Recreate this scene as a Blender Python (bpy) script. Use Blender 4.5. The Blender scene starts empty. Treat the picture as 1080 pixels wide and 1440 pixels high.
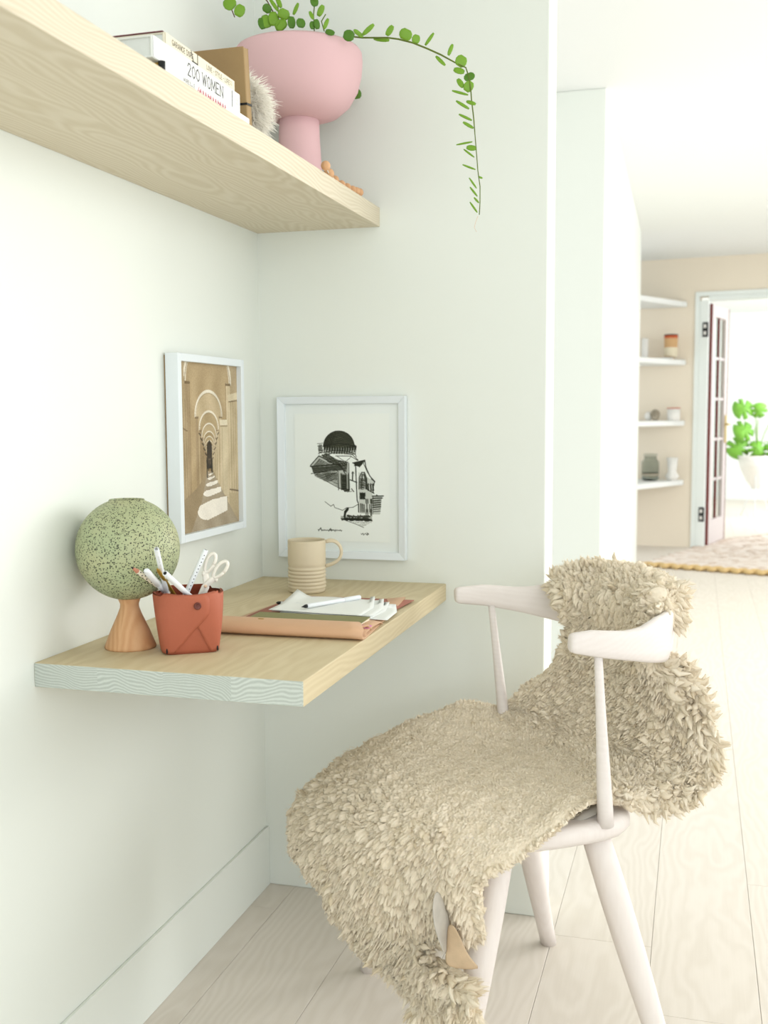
import bpy, bmesh, math, random
import numpy as np
from mathutils import Vector, Matrix, Euler
sc = bpy.context.scene
COL = sc.collection
PI = math.pi
rnd = random.Random(7)

# ---------------------------------------------------------------- camera
CAM_F, CAM_P, CAM_Y, CAM_R = 1511.58, .0916, .2827, -.005
CAM_LOC = (.9745, -2.3273, 1.1307)
_sy, _cy, _sp, _cp = math.sin(CAM_Y), math.cos(CAM_Y), math.sin(CAM_P), math.cos(CAM_P)
_fw = Vector((-_sy*_cp, _cy*_cp, -_sp)); _rt = Vector((_cy, _sy, 0)); _up = _rt.cross(_fw)
_c, _s = math.cos(CAM_R), math.sin(CAM_R)
_rt, _up = _c*_rt + _s*_up, -_s*_rt + _c*_up
cam = bpy.data.objects.new('camera', bpy.data.cameras.new('camera')); COL.objects.link(cam)
m = Matrix((_rt, _up, -_fw)).transposed().to_4x4(); m.translation = CAM_LOC
cam.matrix_world = m
cam.data.sensor_fit = 'VERTICAL'; cam.data.sensor_height = 36; cam.data.lens = CAM_F/1440*36
cam.data.clip_start = .05
cam.data.dof.use_dof = True; cam.data.dof.focus_distance = 1.95; cam.data.dof.aperture_fstop = 5.6
sc.camera = cam

def ray(u, v, ax, val):
    """point where the line of sight through a photograph pixel meets the world plane ax = val"""
    d = _fw + _rt*((u-540)/CAM_F) + _up*((720-v)/CAM_F); k = 'xyz'.index(ax)
    return Vector(CAM_LOC) + d*((val-CAM_LOC[k])/d[k])

# ---------------------------------------------------------------- world, lights, exposure
w = bpy.data.worlds.new('daylight'); sc.world = w; w.use_nodes = True
bg = w.node_tree.nodes['Background']; bg.inputs[0].default_value = (.94, .985, 1.0, 1); bg.inputs[1].default_value = 1.28
def area(name, loc, target, sx, sy, power, col=(1, 1, 1)):
    l = bpy.data.lights.new(name, 'AREA'); l.shape = 'RECTANGLE'; l.size = sx; l.size_y = sy; l.energy = power; l.color = col
    o = bpy.data.objects.new(name, l); COL.objects.link(o); o.location = loc
    o.rotation_euler = (Vector(target)-Vector(loc)).to_track_quat('-Z', 'Y').to_euler(); return o
area('window_light_hall', (3.6, 1.2, 1.7), (.3, -.4, .8), 2.4, 1.8, 38, (1, .99, .97))
area('window_light_behind', (2.6, -3.6, 1.8), (.4, -.3, .8), 2.0, 1.8, 22, (.97, .99, 1))
area('added_light_passage', (3.9, 3.6, 2.0), (1.9, 2.2, 0), 2.6, 1.8, 85, (1, .99, .98))  # added lamp aimed down to brighten the passage floor, not a window
area('added_light_far_room', (3.2, 9.3, 1.8), (1.2, 9.8, .8), 2.2, 1.8, 80, (1, 1, 1))  # added lamp that washes the far room out to white, not a window
vs = sc.view_settings; vs.view_transform = 'Standard'; vs.look = 'None'; vs.gamma = 1; vs.exposure = .25; vs.use_curve_mapping = False

# ---------------------------------------------------------------- materials
def lin(c):
    if isinstance(c, str): c = [int(c[i:i+2], 16)/255 for i in (0, 2, 4)]
    return tuple((x/12.92 if x <= .04045 else ((x+.055)/1.055)**2.4) for x in c)
class NT:
    def __init__(s, name, rough=.6, spec=.3):
        s.m = bpy.data.materials.new(name); s.m.use_nodes = True; s.t = s.m.node_tree; s.n = s.t.nodes
        s.b = s.n['Principled BSDF']; s.b.inputs['Roughness'].default_value = rough; s.b.inputs['Specular IOR Level'].default_value = spec
    def add(s, typ, ins=None, **kw):
        n = s.n.new(typ)
        for k, v in kw.items(): setattr(n, k, v)
        for k, v in (ins or {}).items():
            if hasattr(v, 'is_output') or isinstance(v, bpy.types.NodeSocket): s.t.links.new(v, n.inputs[k])
            else: n.inputs[k].default_value = v
        return n
    def math(s, op, a, b=0.0, c=None):
        d = {0: a, 1: b}
        if c is not None: d[2] = c
        return s.add('ShaderNodeMath', d, operation=op).outputs[0]
    def coord(s, scale=(1, 1, 1), loc=(0, 0, 0), kind='Object'):
        t = s.add('ShaderNodeTexCoord').outputs[kind]
        return s.add('ShaderNodeMapping', {'Vector': t, 'Scale': scale, 'Location': loc}).outputs[0]
    def noise(s, vec, scale, detail=3, rough=.5):
        return s.add('ShaderNodeTexNoise', {'Vector': vec, 'Scale': scale, 'Detail': detail, 'Roughness': rough}).outputs[0]
    def ramp(s, fac, stops):
        r = s.add('ShaderNodeValToRGB', {0: fac}); e = r.color_ramp.elements
        while len(e) < len(stops): e.new(.5)
        for i, (p, c) in enumerate(stops): e[i].position = p; e[i].color = (*lin(c), 1)
        return r.outputs[0]
    def mix(s, fac, a, b, mode='MIX'):
        n = s.add('ShaderNodeMix', data_type='RGBA', blend_type=mode)
        for k, v in ((0, fac), (6, a), (7, b)):
            if isinstance(v, bpy.types.NodeSocket): s.t.links.new(v, n.inputs[k])
            else: n.inputs[k].default_value = v if k == 0 else (*lin(v), 1)
        return n.outputs[2]
    def bump(s, h, strength=.2, dist=.002):
        s.t.links.new(s.add('ShaderNodeBump', {'Height': h, 'Strength': strength, 'Distance': dist}).outputs[0], s.b.inputs['Normal'])
    def color(s, c):
        if isinstance(c, bpy.types.NodeSocket): s.t.links.new(c, s.b.inputs['Base Color'])
        else: s.b.inputs['Base Color'].default_value = (*lin(c), 1)
        return s
MAT = {}
def plain(name, c, rough=.6, spec=.3, var=.04, scale=12, bump=0, metal=0):
    t = NT(name, rough, spec); n = t.noise(t.coord(), scale)
    dark = tuple(max(0, x*(1-var)) for x in (lin(c)))
    def sr(x): return x*12.92 if x <= .0031308 else 1.055*x**(1/2.4)-.055
    t.color(t.mix(n, c, tuple(sr(x) for x in dark))); t.b.inputs['Metallic'].default_value = metal
    if bump: t.bump(t.noise(t.coord(), scale*8), bump, .0008)
    MAT[name] = t.m; return t.m
def wood(name, light, dark, freq=900, contrast=1.0, staves=.10, axis='Y', ring_c=-.12, streak=.5, bump=.08):
    """solid wood: growth rings around a line along the grain, so end faces show arcs and long faces show cathedral grain"""
    t = NT(name, .55, .25)
    co = t.add('ShaderNodeTexCoord').outputs['Object']
    if axis == 'X': co = t.add('ShaderNodeMapping', {'Vector': co, 'Rotation': (0, 0, PI/2)}).outputs[0]
    if axis == 'Z': co = t.add('ShaderNodeMapping', {'Vector': co, 'Rotation': (PI/2, 0, 0)}).outputs[0]
    sp = t.add('ShaderNodeSeparateXYZ', {0: co})
    x, y, z = sp.outputs
    info = t.add('ShaderNodeObjectInfo').outputs['Random']
    st = t.math('FLOOR', t.math('DIVIDE', x, staves))
    wn = t.add('ShaderNodeTexWhiteNoise', {'W': t.math('ADD', st, t.math('MULTIPLY', info, 31.7))}, noise_dimensions='1D').outputs[0]
    xc = t.math('MULTIPLY', t.math('ADD', st, t.math('ADD', wn, 0.0)), staves)
    yy = t.math('ADD', t.math('MULTIPLY', y, .30), t.math('MULTIPLY', wn, 40))
    v2 = t.add('ShaderNodeCombineXYZ', {0: x, 1: yy, 2: z}).outputs[0]
    n1 = t.noise(v2, 5, 3, .55); n2 = t.noise(v2, 22, 2, .5)
    dx = t.math('SUBTRACT', x, xc); dz = t.math('SUBTRACT', z, t.math('ADD', ring_c, t.math('MULTIPLY', wn, .06)))
    r = t.math('SQRT', t.math('ADD', t.math('MULTIPLY', dx, dx), t.math('MULTIPLY', dz, dz)))
    r = t.math('ADD', r, t.math('ADD', t.math('MULTIPLY', n1, .11), t.math('MULTIPLY', n2, .006)))
    band = t.math('MULTIPLY_ADD', t.math('SINE', t.math('MULTIPLY', r, freq)), .5, .5)
    v3 = t.add('ShaderNodeCombineXYZ', {0: t.math('MULTIPLY', x, 260), 1: t.math('MULTIPLY', y, 7), 2: t.math('MULTIPLY', z, 260)}).outputs[0]
    fib = t.noise(v3, 1, 3, .6)
    f = t.math('ADD', t.math('MULTIPLY', band, contrast), t.math('MULTIPLY', fib, streak))
    f = t.math('ADD', f, t.math('MULTIPLY', t.math('SUBTRACT', wn, .5), .18))
    t.color(t.ramp(f, [(.15, dark), (.95, light)]))
    t.bump(f, bump, .0006); MAT[name] = t.m; return t.m

plain('wall_paint', 'e8ece5', .55, .25, .015, 2)
plain('wall_paint_warm', 'efe4d2', .6, .2, .02, 2)
plain('trim_paint', 'ecf2ef', .4, .3, .01, 3)
plain('ceiling_paint', 'f0f2f0', .7, .2, .01, 2)
wood('desk_oak', 'd8cbab', 'c8b894', 700, .35, .11, 'Y', -.16+.73, .55)
wood('end_grain', 'd3d9d2', 'aeb5ad', 1400, .55, .11, 'Y', .42, .25, .2)
wood('shelf_oak', 'e2d9c5', 'd0c4aa', 1100, .45, .16, 'Y', -.16+1.56, .5)
wood('plank_oak', 'e6dfd6', 'dbd3c8', 600, .4, .24, 'Y', -.2, .45, .05)
wood('chair_wood', 'ece5e0', 'e4dbd5', 700, .2, .3, 'Z', -.3, .5, .1)
wood('rail_wood', 'ece5e1', 'e3dbd6', 700, .2, .3, 'X', -.3+.75, .5, .1)
wood('base_wood', 'dcb288', 'cb9a6e', 520, .5, .2, 'Z', -.1, .4, .05)
wood('bead_wood', 'e0b48a', 'cc9c72', 500, .4, .2, 'Z', -.1, .4, .02)
plain('blush_ceramic', 'e3bdc0', .8, .15, .06, 9, .12)
plain('leaf_green', '7fae2c', .45, .4, .35, 40)
plain('leaf_dark', '55861f', .45, .4, .3, 40)
plain('stem_green', '6d7f35', .6, .2, .3, 60)
plain('stem_brown', '6b5138', .6, .2, .3, 60)
plain('white_frame', 'e6edf0', .4, .35, .01)
plain('white_paper', 'eef1ee', .7, .15, .01)
plain('cream_paper', 'e9e2ce', .7, .15, .02)
plain('page_white', 'dfe3e0', .8, .1, .04, 300)
plain('dark_red', '6e3038', .5, .3)
plain('black', '17191a', .45, .35)
plain('gold', 'b8953c', .35, .5, .1, 20, 0, .6)
plain('brown_leather', 'a98d62', .6, .25, .2, 20, .3)
plain('terracotta_leather', 'b4664d', .6, .25, .12, 30, .35)
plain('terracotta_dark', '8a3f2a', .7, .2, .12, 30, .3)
plain('tan_leather', 'd6ad8a', .5, .3, .08, 25, .25)
plain('rose_leather', 'b0705f', .6, .2, .1, 25, .25)
plain('edge_leather', 'e4c4a6', .6, .2)
plain('olive_cover', '88865d', .65, .2, .05, 50, .15)
plain('pink_tag', 'e08fc0', .6, .2)
plain('mug_clay', 'd9ccb0', .55, .3, .08, 30, .1)
plain('pen_white', 'e9edf0', .35, .4, .01)
plain('pencil_wood', 'c98b72', .6, .2)
plain('scissor_white', 'ece7dc', .4, .4, .02)
plain('snap_metal', '6b3a33', .4, .5, .2, 80, 0, .5)
plain('suede', 'd9bf9f', .9, .05, .25, 60, .4)
plain('hide', 'd0c9bd', .85, .1, .35, 45, .3)
plain('skin_side', 'd8c6a2', .95, .05, .1, 30)
plain('gap_dark', 'a8a397', .8, .1)
plain('door_red', '7c3a35', .45, .3, .15)
plain('door_pale', 'dcd3d2', .5, .3, .05)
plain('brass', 'cfb878', .35, .5, .1, 20, 0, .7)
plain('jute', 'e8c992', .9, .1, .25, 70, .5)
plain('rug_wool', 'f0e5dc', .95, .05, .1, 60, .4)
plain('rug_mark', 'dccabb', .95, .05)
plain('clay_orange', 'c9603c', .6, .2)
plain('clay_tan', 'd3ab7d', .7, .2, .1)
plain('clay_cream', 'e6dcc3', .7, .2, .05)
plain('white_glaze', 'eceae5', .35, .4, .02)
plain('grey_stone', 'b6ab98', .7, .2, .2, 30)
plain('bright_leaf', '7dbb45', .45, .35, .2, 20)
plain('soil', '8a7250', .95, .05, .4, 60)

def glass(name, c, rough=.0, alpha=.25):
    t = NT(name, .05, .5); t.color(c); t.b.inputs['Transmission Weight'].default_value = 1; t.b.inputs['Roughness'].default_value = rough
    t.b.inputs['IOR'].default_value = 1.1 if alpha else 1.45; MAT[name] = t.m
glass('pane_glass', 'f2f8f6'); glass('smoke_glass', 'd9dedb')

t = NT('speckled_glaze', .5, .35)
n = t.noise(t.coord(), 14, 3); base = t.ramp(n, [(.3, 'a3b08a'), (.7, 'b4b68e')])
vo = t.add('ShaderNodeTexVoronoi', {'Vector': t.coord(), 'Scale': 430.0, 'Randomness': 1.0})
big = t.noise(t.coord(), 130, 2)
sep = t.add('ShaderNodeSeparateColor', {0: vo.outputs['Color']})
spot = t.math('MULTIPLY', t.math('LESS_THAN', vo.outputs['Distance'], t.math('MULTIPLY', sep.outputs[0], .60)), t.math('GREATER_THAN', sep.outputs[1], .12))
zc = t.add('ShaderNodeSeparateXYZ', {0: t.coord()}).outputs[2]
t.color(t.mix(spot, base, '3e4234')); t.bump(t.math('SUBTRACT', big, spot), .5, .0008); MAT['speckled_glaze'] = t.m

def vcol_mat(name, rough=.6):
    t = NT(name, rough, .2); t.color(t.add('ShaderNodeAttribute', attribute_name='print').outputs['Color']); MAT[name] = t.m
vcol_mat('printed', .5)
t = NT('wool', .9, .05)
tint = t.add('ShaderNodeAttribute', attribute_name='tint').outputs['Fac']
t.color(t.ramp(tint, [(0, 'e5d8bf'), (.5, 'ede2cd'), (1, 'f4ecdb')]))
t.b.inputs['Sheen Weight'].default_value = .25; t.b.inputs['Sheen Roughness'].default_value = .5

MAT['wool_fibre'] = t.m
t = NT('wool', .95, .03)
tint = t.add('ShaderNodeAttribute', attribute_name='tint').outputs['Fac']
t.color(t.ramp(tint, [(0, 'e0d1b6'), (.5, 'e9dcc6'), (1, 'f2e8d5')]))
wv = t.coord((1, 1, 1)); t.bump(t.noise(wv, 420, 4, .7), .35, .0012)
MAT['wool'] = t.m
t = NT('white_fur', .9, .05); t.color('fefaf0'); MAT['white_fur'] = t.m

# ---------------------------------------------------------------- mesh helpers
class MB:
    def __init__(s): s.v = []; s.f = []; s.mi = []; s.sm = []
    def add(s, V, F, mi=0, smooth=True):
        o = len(s.v); s.v += [tuple(p) for p in V]; s.f += [tuple(i+o for i in f) for f in F]; s.mi += [mi]*len(F); s.sm += [smooth]*len(F); return s
    def box(s, x0, x1, y0, y1, z0, z1, mi=0):
        V = [(x, y, z) for z in (z0, z1) for y in (y0, y1) for x in (x0, x1)]
        return s.add(V, [(0, 2, 3, 1), (4, 5, 7, 6), (0, 1, 5, 4), (2, 6, 7, 3), (0, 4, 6, 2), (1, 3, 7, 5)], mi, False)
    def prism(s, poly, z0, z1, mi=0, smooth=False):
        n = len(poly); V = [(*p, z0) for p in poly]+[(*p, z1) for p in poly]
        F = [tuple(range(n))[::-1], tuple(range(n, 2*n))]+[(i, (i+1) % n, n+(i+1) % n, n+i) for i in range(n)]
        return s.add(V, F, mi, smooth)
    def rings(s, R, cap0=True, cap1=True, mi=0, closed=True, smooth=True):
        n = len(R[0]); V = [p for r in R for p in r]; F = []
        for i in range(len(R)-1):
            for j in range(n if closed else n-1):
                k = (j+1) % n; F.append((i*n+j, i*n+k, (i+1)*n+k, (i+1)*n+j))
        if cap0: F.append(tuple(range(n))[::-1])
        if cap1: F.append(tuple(range((len(R)-1)*n, len(R)*n)))
        return s.add(V, F, mi, smooth)
    def lathe(s, prof, n=32, c=(0, 0, 0), mi=0, cap0=True, cap1=True):
        return s.rings([[(c[0]+r*math.cos(2*PI*j/n), c[1]+r*math.sin(2*PI*j/n), c[2]+z) for j in range(n)] for r, z in prof], cap0, cap1, mi)
    def tube(s, pts, rad, n=8, mi=0, flat=1.0, cap=True):
        pts = [Vector(p) for p in pts]; 
        if not hasattr(rad, '__len__'): rad = [rad]*len(pts)
        R = []; prev = None
        for i, p in enumerate(pts):
            t = (pts[min(i+1, len(pts)-1)]-pts[max(i-1, 0)]).normalized()
            if prev is None: a = t.orthogonal().normalized()
            else: a = (prev - t*prev.dot(t)).normalized()
            prev = a; b = t.cross(a)
            R.append([p+a*rad[i]*math.cos(2*PI*j/n)+b*rad[i]*flat*math.sin(2*PI*j/n) for j in range(n)])
        return s.rings(R, cap, cap, mi)
    def ellipsoid(s, c, r, n=12, m=8, mi=0, rot=None):
        R = []
        for i in range(1, m):
            a = PI*i/m
            ring = [Vector((r[0]*math.sin(a)*math.cos(2*PI*j/n), r[1]*math.sin(a)*math.sin(2*PI*j/n), -r[2]*math.cos(a))) for j in range(n)]
            if rot: ring = [rot @ q for q in ring]
            R.append([Vector(c)+q for q in ring])
        return s.rings(R, True, True, mi)
    def grid(s, P, mi=0, smooth=True):
        nu, nv = len(P), len(P[0])
        return s.add([q for r in P for q in r], [(i*nv+j, (i+1)*nv+j, (i+1)*nv+j+1, i*nv+j+1) for i in range(nu-1) for j in range(nv-1)], mi, smooth)
    def build(s, name, mats, parent=None, loc=(0, 0, 0), rot=(0, 0, 0), bevel=0, seg=2, solid=0, sub=0, label=None, kind=None, offset=0):
        me = bpy.data.meshes.new(name); me.from_pydata(s.v, [], s.f)
        for m_ in ([mats] if isinstance(mats, str) else mats): me.materials.append(MAT[m_])
        me.polygons.foreach_set('material_index', s.mi); me.polygons.foreach_set('use_smooth', s.sm); me.update()
        o = bpy.data.objects.new(name, me); COL.objects.link(o); o.location = loc; o.rotation_euler = rot
        if parent: o.parent = parent
        if solid: q = o.modifiers.new('s', 'SOLIDIFY'); q.thickness = solid; q.offset = offset
        if bevel: q = o.modifiers.new('b', 'BEVEL'); q.width = bevel; q.segments = seg; q.limit_method = 'ANGLE'; q.angle_limit = .7
        if sub: q = o.modifiers.new('u', 'SUBSURF'); q.levels = q.render_levels = sub
        if label: o['label'] = label
        if kind: o['kind'] = kind
        return o
def tag(o, label, cat, group=None, kind=None):
    o['label'] = label; o['category'] = cat
    if group: o['group'] = group
    if kind: o['kind'] = kind
    return o
def thing(name, label, cat, loc=(0, 0, 0), rotz=0, group=None):
    o = bpy.data.objects.new(name, None); COL.objects.link(o); o.location = loc; o.rotation_euler = (0, 0, rotz); o.empty_display_size = .05
    return tag(o, label, cat, group)
def struct(o): o['kind'] = 'structure'; return o

# ---------------------------------------------------------------- room shell
CEIL = 2.385
struct(MB().box(-.12, 0, -4.2, .121, 0, CEIL).build('wall_left', 'wall_paint'))
struct(MB().box(-.1, .663, 0, .121, 0, CEIL).build('wall_back', 'wall_paint', bevel=.003))
struct(MB().box(0, .008, -4.2, 0, 0, .1446).build('baseboard_left', 'wall_paint', bevel=.002, seg=3))
# hall wall: short return facing the nook, then the long side running away
hx0, hx1 = .611, .578
struct(MB().prism([(-1.5, 2.05), (hx0, 2.05), (hx1, 5.5), (hx1-.12, 5.5), (.46, 2.17), (-1.5, 2.17)], 0, CEIL).build('wall_hall', 'wall_paint', bevel=.004))
struct(MB().box(-1.5, 5.2, -4.2, 14, CEIL, CEIL+.1).build('ceiling', 'ceiling_paint'))
floor = struct(MB().box(-1.5, 5.2, -4.2, 14, -.06, -.012).build('floor', 'gap_dark'))
# planks run away from the camera
pm = {}
seam0 = .703-.21*4; k = 0
for i in range(22):
    x0 = seam0 + i*.2085; wd = .2077
    if x0 < 0: wd += x0; x0 = 0.0
    y = -4.0 - rnd.random()*1.6
    while y < 13.5:
        L = 2.1+.2*rnd.choice([0, 1, 2]); 
        if x0 > 4.2: y += L; continue
        key = (round(L, 1), round(wd, 3))
        if key not in pm:
            o = MB().box(0, wd, 0, L-.0008, -.0125, 0).build('plank', 'plank_oak', floor, bevel=.0007, seg=1); pm[key] = o.data
        else:
            o = bpy.data.objects.new('plank', pm[key]); COL.objects.link(o); o.parent = floor
            q = o.modifiers.new('b', 'BEVEL'); q.width = .0007; q.segments = 1
        o.location = (x0, y, 0); y += L

# far wall with doorway, turned a little
WA = math.radians(-8); WP = Vector((.945, 6.97, 0)); WD = Vector((math.cos(WA), math.sin(WA), 0)); WO = Vector((WD.y, -WD.x, 0))  # WO points to the camera side
def wp(a, out, z=0): p = WP+WD*a+WO*out; return (p.x, p.y, z)
fw_ = MB()
def wbox(mb, a0, a1, o0, o1, z0, z1, mi=0):
    return mb.prism([wp(a0, o0)[:2], wp(a1, o0)[:2], wp(a1, o1)[:2], wp(a0, o1)[:2]][::-1], z0, z1, mi)
wbox(fw_, -2.4, .035, -.12, 0, 0, CEIL); wbox(fw_, .035, 1.45, -.12, 0, 2.07, CEIL); wbox(fw_, 1.45, 3.0, -.12, 0, 0, CEIL)
struct(fw_.build('wall_far', 'wall_paint_warm'))
tr = MB(); wbox(tr, -.0, .035, .0, .018, 0, 2.105); wbox(tr, .035, .105, -.12, .006, 0, 2.035); wbox(tr, .035, 1.45, .0, .018, 2.07, 2.105)
wbox(tr, .105, 1.40, -.12, .006, 2.035, 2.07); wbox(tr, 1.40, 1.45, -.12, .006, 0, 2.07)
struct(tr.build('trim_1', 'trim_paint', bevel=.003))
struct(MB().box(-1.5, 4.8, 12.2, 12.32, 0, CEIL).build('wall_far_room', 'trim_paint'))
struct(MB().box(-.1, 0, 7.3, 12.2, 0, CEIL).build('wall_far_side', 'trim_paint'))

# glazed door, standing open into the far room
door = thing('french_door', 'red-edged glazed door standing open in the far doorway', 'door'); struct(door); door.name = 'door_1'
del door['category']
hinge = Vector(wp(.108, -.09)); de = Vector((1.205, 7.58, 0)); dd = de-hinge; L = dd.length; door.location = hinge; door.rotation_euler = (0, 0, math.atan2(dd.y, dd.x))
H0, H1 = .015, 2.015
MB().box(0, .10, -.02, .02, H0, H1).box(L-.10, L, -.02, .02, H0, H1).box(.1, L-.1, -.02, .02, H0, .22).box(.1, L-.1, -.02, .02, H1-.10, H1).build('door_frame', 'door_pale', door, bevel=.003)
MB().box(-.012, 0, -.021, .021, H0, H1).build('hinge_edge', 'door_red', door, label='dark red hinge edge')
MB().box(L-.012, L+.012, -.0215, .0215, H0, H1).build('latch_edge', 'door_red', door, label='dark red latch edge')
rows = 5; zs = [.22+(H1-.10-.22)*i/rows for i in range(rows+1)]
for z in zs[1:-1]: MB().box(.1, L-.1, -.012, .012, z-.011, z+.011).build('muntin', 'door_pale', door)
MB().box(L/2-.011, L/2+.011, -.012, .012, .22, H1-.1).build('muntin', 'door_red', door, label='dark central glazing bar')
for i in range(rows):
    for a, b in ((.1, L/2-.011), (L/2+.011, L-.1)):
        MB().box(a, b, -.002, .002, zs[i]+.011, zs[i+1]-.011).build('pane', 'pane_glass', door)
hp = MB().box(L-.075, L-.035, -.030, -.020, .86, 1.10); hp.tube([(L-.055, -.03, 1.02), (L-.055, -.065, 1.02), (L-.16, -.068, 1.02)], .009, 8)
hp.build('handle', 'brass', door, bevel=.003, label='brass lever handle')
for zc_ in (1.80, .28):
    hg = MB(); 
    hg.add([(0, 0, 0)], []) if False else None
    wbox(hg, .060, .106, .006, .012, zc_-.06, zc_+.06); 
    h = hg.build('hinge', 'black', None, bevel=.002); h.parent = door; h.matrix_parent_inverse = door.matrix_basis.inverted()
    hs = MB()
    for dz in (-.028, .028): wbox(hs, .070, .090, .012, .016, zc_+dz-.014, zc_+dz+.014)
    q = hs.build('hinge_screw', 'white_glaze', h)
bpy.context.view_layer.update()

# ---------------------------------------------------------------- far corner shelves and what stands on them
shelf_txt = ['highest', 'second', 'third', 'lowest']
wr = Vector(wp(-.085, .002)); frr = wr+WO*.06; flp = Vector((.56, 6.33, 0)); dirs = (flp-frr).normalized(); fl2 = frr+dirs*1.1; bl = Vector(wp(-1.2, .002))
SZ = [2.03, 1.556, 1.058, .565]
arcp = [frr + dirs*.03, frr + dirs*.005+WD*(.010), frr-WO*.02+WD*.018, wr+WD*.018]
for i, z in enumerate(SZ):
    o = MB().prism([(p.x, p.y) for p in [bl, fl2]+arcp], z-.042, z).build('corner_shelf', 'ceiling_paint', bevel=.006)
    tag(o, f'white corner shelf beside the far doorway, {shelf_txt[i]} of the four', 'shelf', 'white corner shelves by the far doorway')
def at(u, v, z): return ray(u, v, 'z', z)
def shelf_pt(u, si, out=.12):
    # point on the shelf, a bit in front of the far wall, under photograph column u
    d = _fw + _rt*((u-540)/CAM_F); d.z = 0; c = Vector((CAM_LOC[0], CAM_LOC[1], 0)); n = WO
    t_ = ((WP+WO*out)-c).dot(n)/d.dot(n); p = c+d*t_; return Vector((p.x, p.y, SZ[si]))
p = shelf_pt(939, 1, .16)
cr = thing('striped_crock', 'straight-sided crock in cream and tan bands with orange rim on a corner shelf', 'pot', p+Vector((0, 0, .022)))
MB().lathe([(.046, 0), (.052, .01), (.053, .075)], 28, cap1=False).build('lower_band', 'clay_cream', cr, label='cream lower band')
MB().lathe([(.053, .075), (.054, .15)], 28, cap0=False, cap1=False).build('upper_band', 'clay_tan', cr, label='tan upper band')
MB().lathe([(.054, .15), (.0545, .172), (.050, .172), (.047, .02)], 28, cap0=False).build('rim', 'clay_orange', cr, label='orange rim')
MB().lathe([(.055, .173), (.055, .180), (.01, .184)], 28).build('lid', 'black', cr, label='thin dark lid')
bk = thing('flat_book', 'thin tan book lying flat under the striped crock', 'book', shelf_pt(930, 1, .16))
MB().box(-.13, .07, -.06, .07, 0, .019).build('cover', 'clay_tan', bk, rot=(0, 0, WA), bevel=.002)
MB().box(-.128, .073, -.063, .0, .004, .015).build('pages', 'page_white', bk, rot=(0, 0, WA))
o = MB().lathe([(.026, 0), (.028, .005), (.028, .17), (.022, .175), (.022, .02)], 20).build('white_tumbler', 'white_glaze', loc=shelf_pt(903.0, 1, .2)); tag(o, 'tall white cylinder half hidden behind the hall wall on the upper shelf', 'vase')
cu = thing('white_cup', 'small white cup with pink rim on the third corner shelf', 'cup', shelf_pt(944.5, 2, .14))
MB().lathe([(.044, 0), (.051, .012), (.052, .10), (.047, .10), (.044, .015)], 28).build('body', 'white_glaze', cu)
MB().lathe([(.0525, .098), (.053, .106), (.047, .106), (.046, .098)], 28, cap0=False, cap1=False).build('rim', 'clay_orange', cu, label='pinkish rim')
o = MB().ellipsoid((0, 0, .038), (.033, .03, .038)).build('white_pebble_vase', 'white_glaze', loc=shelf_pt(909.5, 2, .16)); tag(o, 'small rounded white pot at the hall wall end of the third corner shelf', 'pot')
sh = MB()
sh.ellipsoid((0, 0, .045), (.036, .03, .045), 14, 10)
for k in range(6): sh.tube([Vector((0, 0, .045))+Vector((.038*math.cos(a)*math.cos(k*.5), -.031*math.sin(k*.5)-.0, .047*math.sin(a))) for a in np.linspace(0, PI, 9)], .004, 5)
o = sh.build('ribbed_shell', 'grey_stone', loc=shelf_pt(919, 2, .18)); tag(o, 'round grey ribbed ornament between white pot and pink-rimmed cup', 'ornament')
jr = thing('glass_jar', 'smoky glass jar on the lowest corner shelf', 'jar', shelf_pt(913.5, 3, .2))
MB().lathe([(.05, 0), (.068, .012), (.07, .05), (.07, .15), (.05, .185), (.048, .2), (.045, .2), (.047, .184), (.066, .148), (.066, .014), (.04, .006)], 28).build('body', 'smoke_glass', jr)
MB().lathe([(.0712, .045), (.0722, .05), (.0712, .06)], 28, cap0=False, cap1=False).build('band', 'grey_stone', jr)
MB().lathe([(.052, .196), (.054, .2), (.054, .222), (.01, .226)], 28).build('lid', 'smoke_glass', jr)
o = MB().lathe([(.030, 0), (.050, .022), (.056, .040), (.042, .062), (.034, .075), (.036, .10), (.046, .19), (.042, .19), (.030, .10), (.028, .075), (.03, .05), (.02, .02)], 28).build('white_vase', 'white_glaze', loc=shelf_pt(944, 3, .14)); tag(o, 'white hourglass vase on the lowest corner shelf', 'vase')
o = MB().tube([(-.05, 0, .008), (-.02, .01, .012), (.01, -.005, .01), (.04, .004, .008)], [.006, .01, .009, .004], 8).build('small_shell', 'white_glaze', loc=at(909, 675.5, SZ[3]-.002)); tag(o, 'small pale shell in front of the smoky glass jar', 'ornament')

# ---------------------------------------------------------------- rug
A = at(898, 796, 0); B = at(1130, 813, 0); Cc = at(1150, 745, 0); D = at(1012, 760, 0)
rug = thing('braided_rug', 'pale tufted rug with a golden braided jute border before the far doorway', 'rug', (A.x, A.y, 0))
rel = lambda P: (P.x-A.x, P.y-A.y)
MB().prism([rel(A), rel(B), rel(Cc), rel(D)], .001, .012).build('rug_pile', 'rug_wool', rug, bevel=.004)
br = MB()
def braid(P, Q, step=.085, wd=.035):
    n = int((Q-P).length/step); e = (Q-P).normalized(); nn = Vector((-e.y, e.x, 0))
    for i in range(n):
        for sgn in (-1, 1):
            c = P+e*(step*(i+.25*sgn+.5)) + nn*(sgn*wd*.45)-A
            ang = math.atan2(e.y, e.x)+sgn*.65
            br.ellipsoid((c.x, c.y, .018), (.052, .026, .018+rnd.random()*.005), 8, 6, rot=Matrix.Rotation(ang, 3, 'Z'))
braid(A, B)
br.build('braided_border', 'jute', rug, kind='stuff')
mk = MB()
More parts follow.
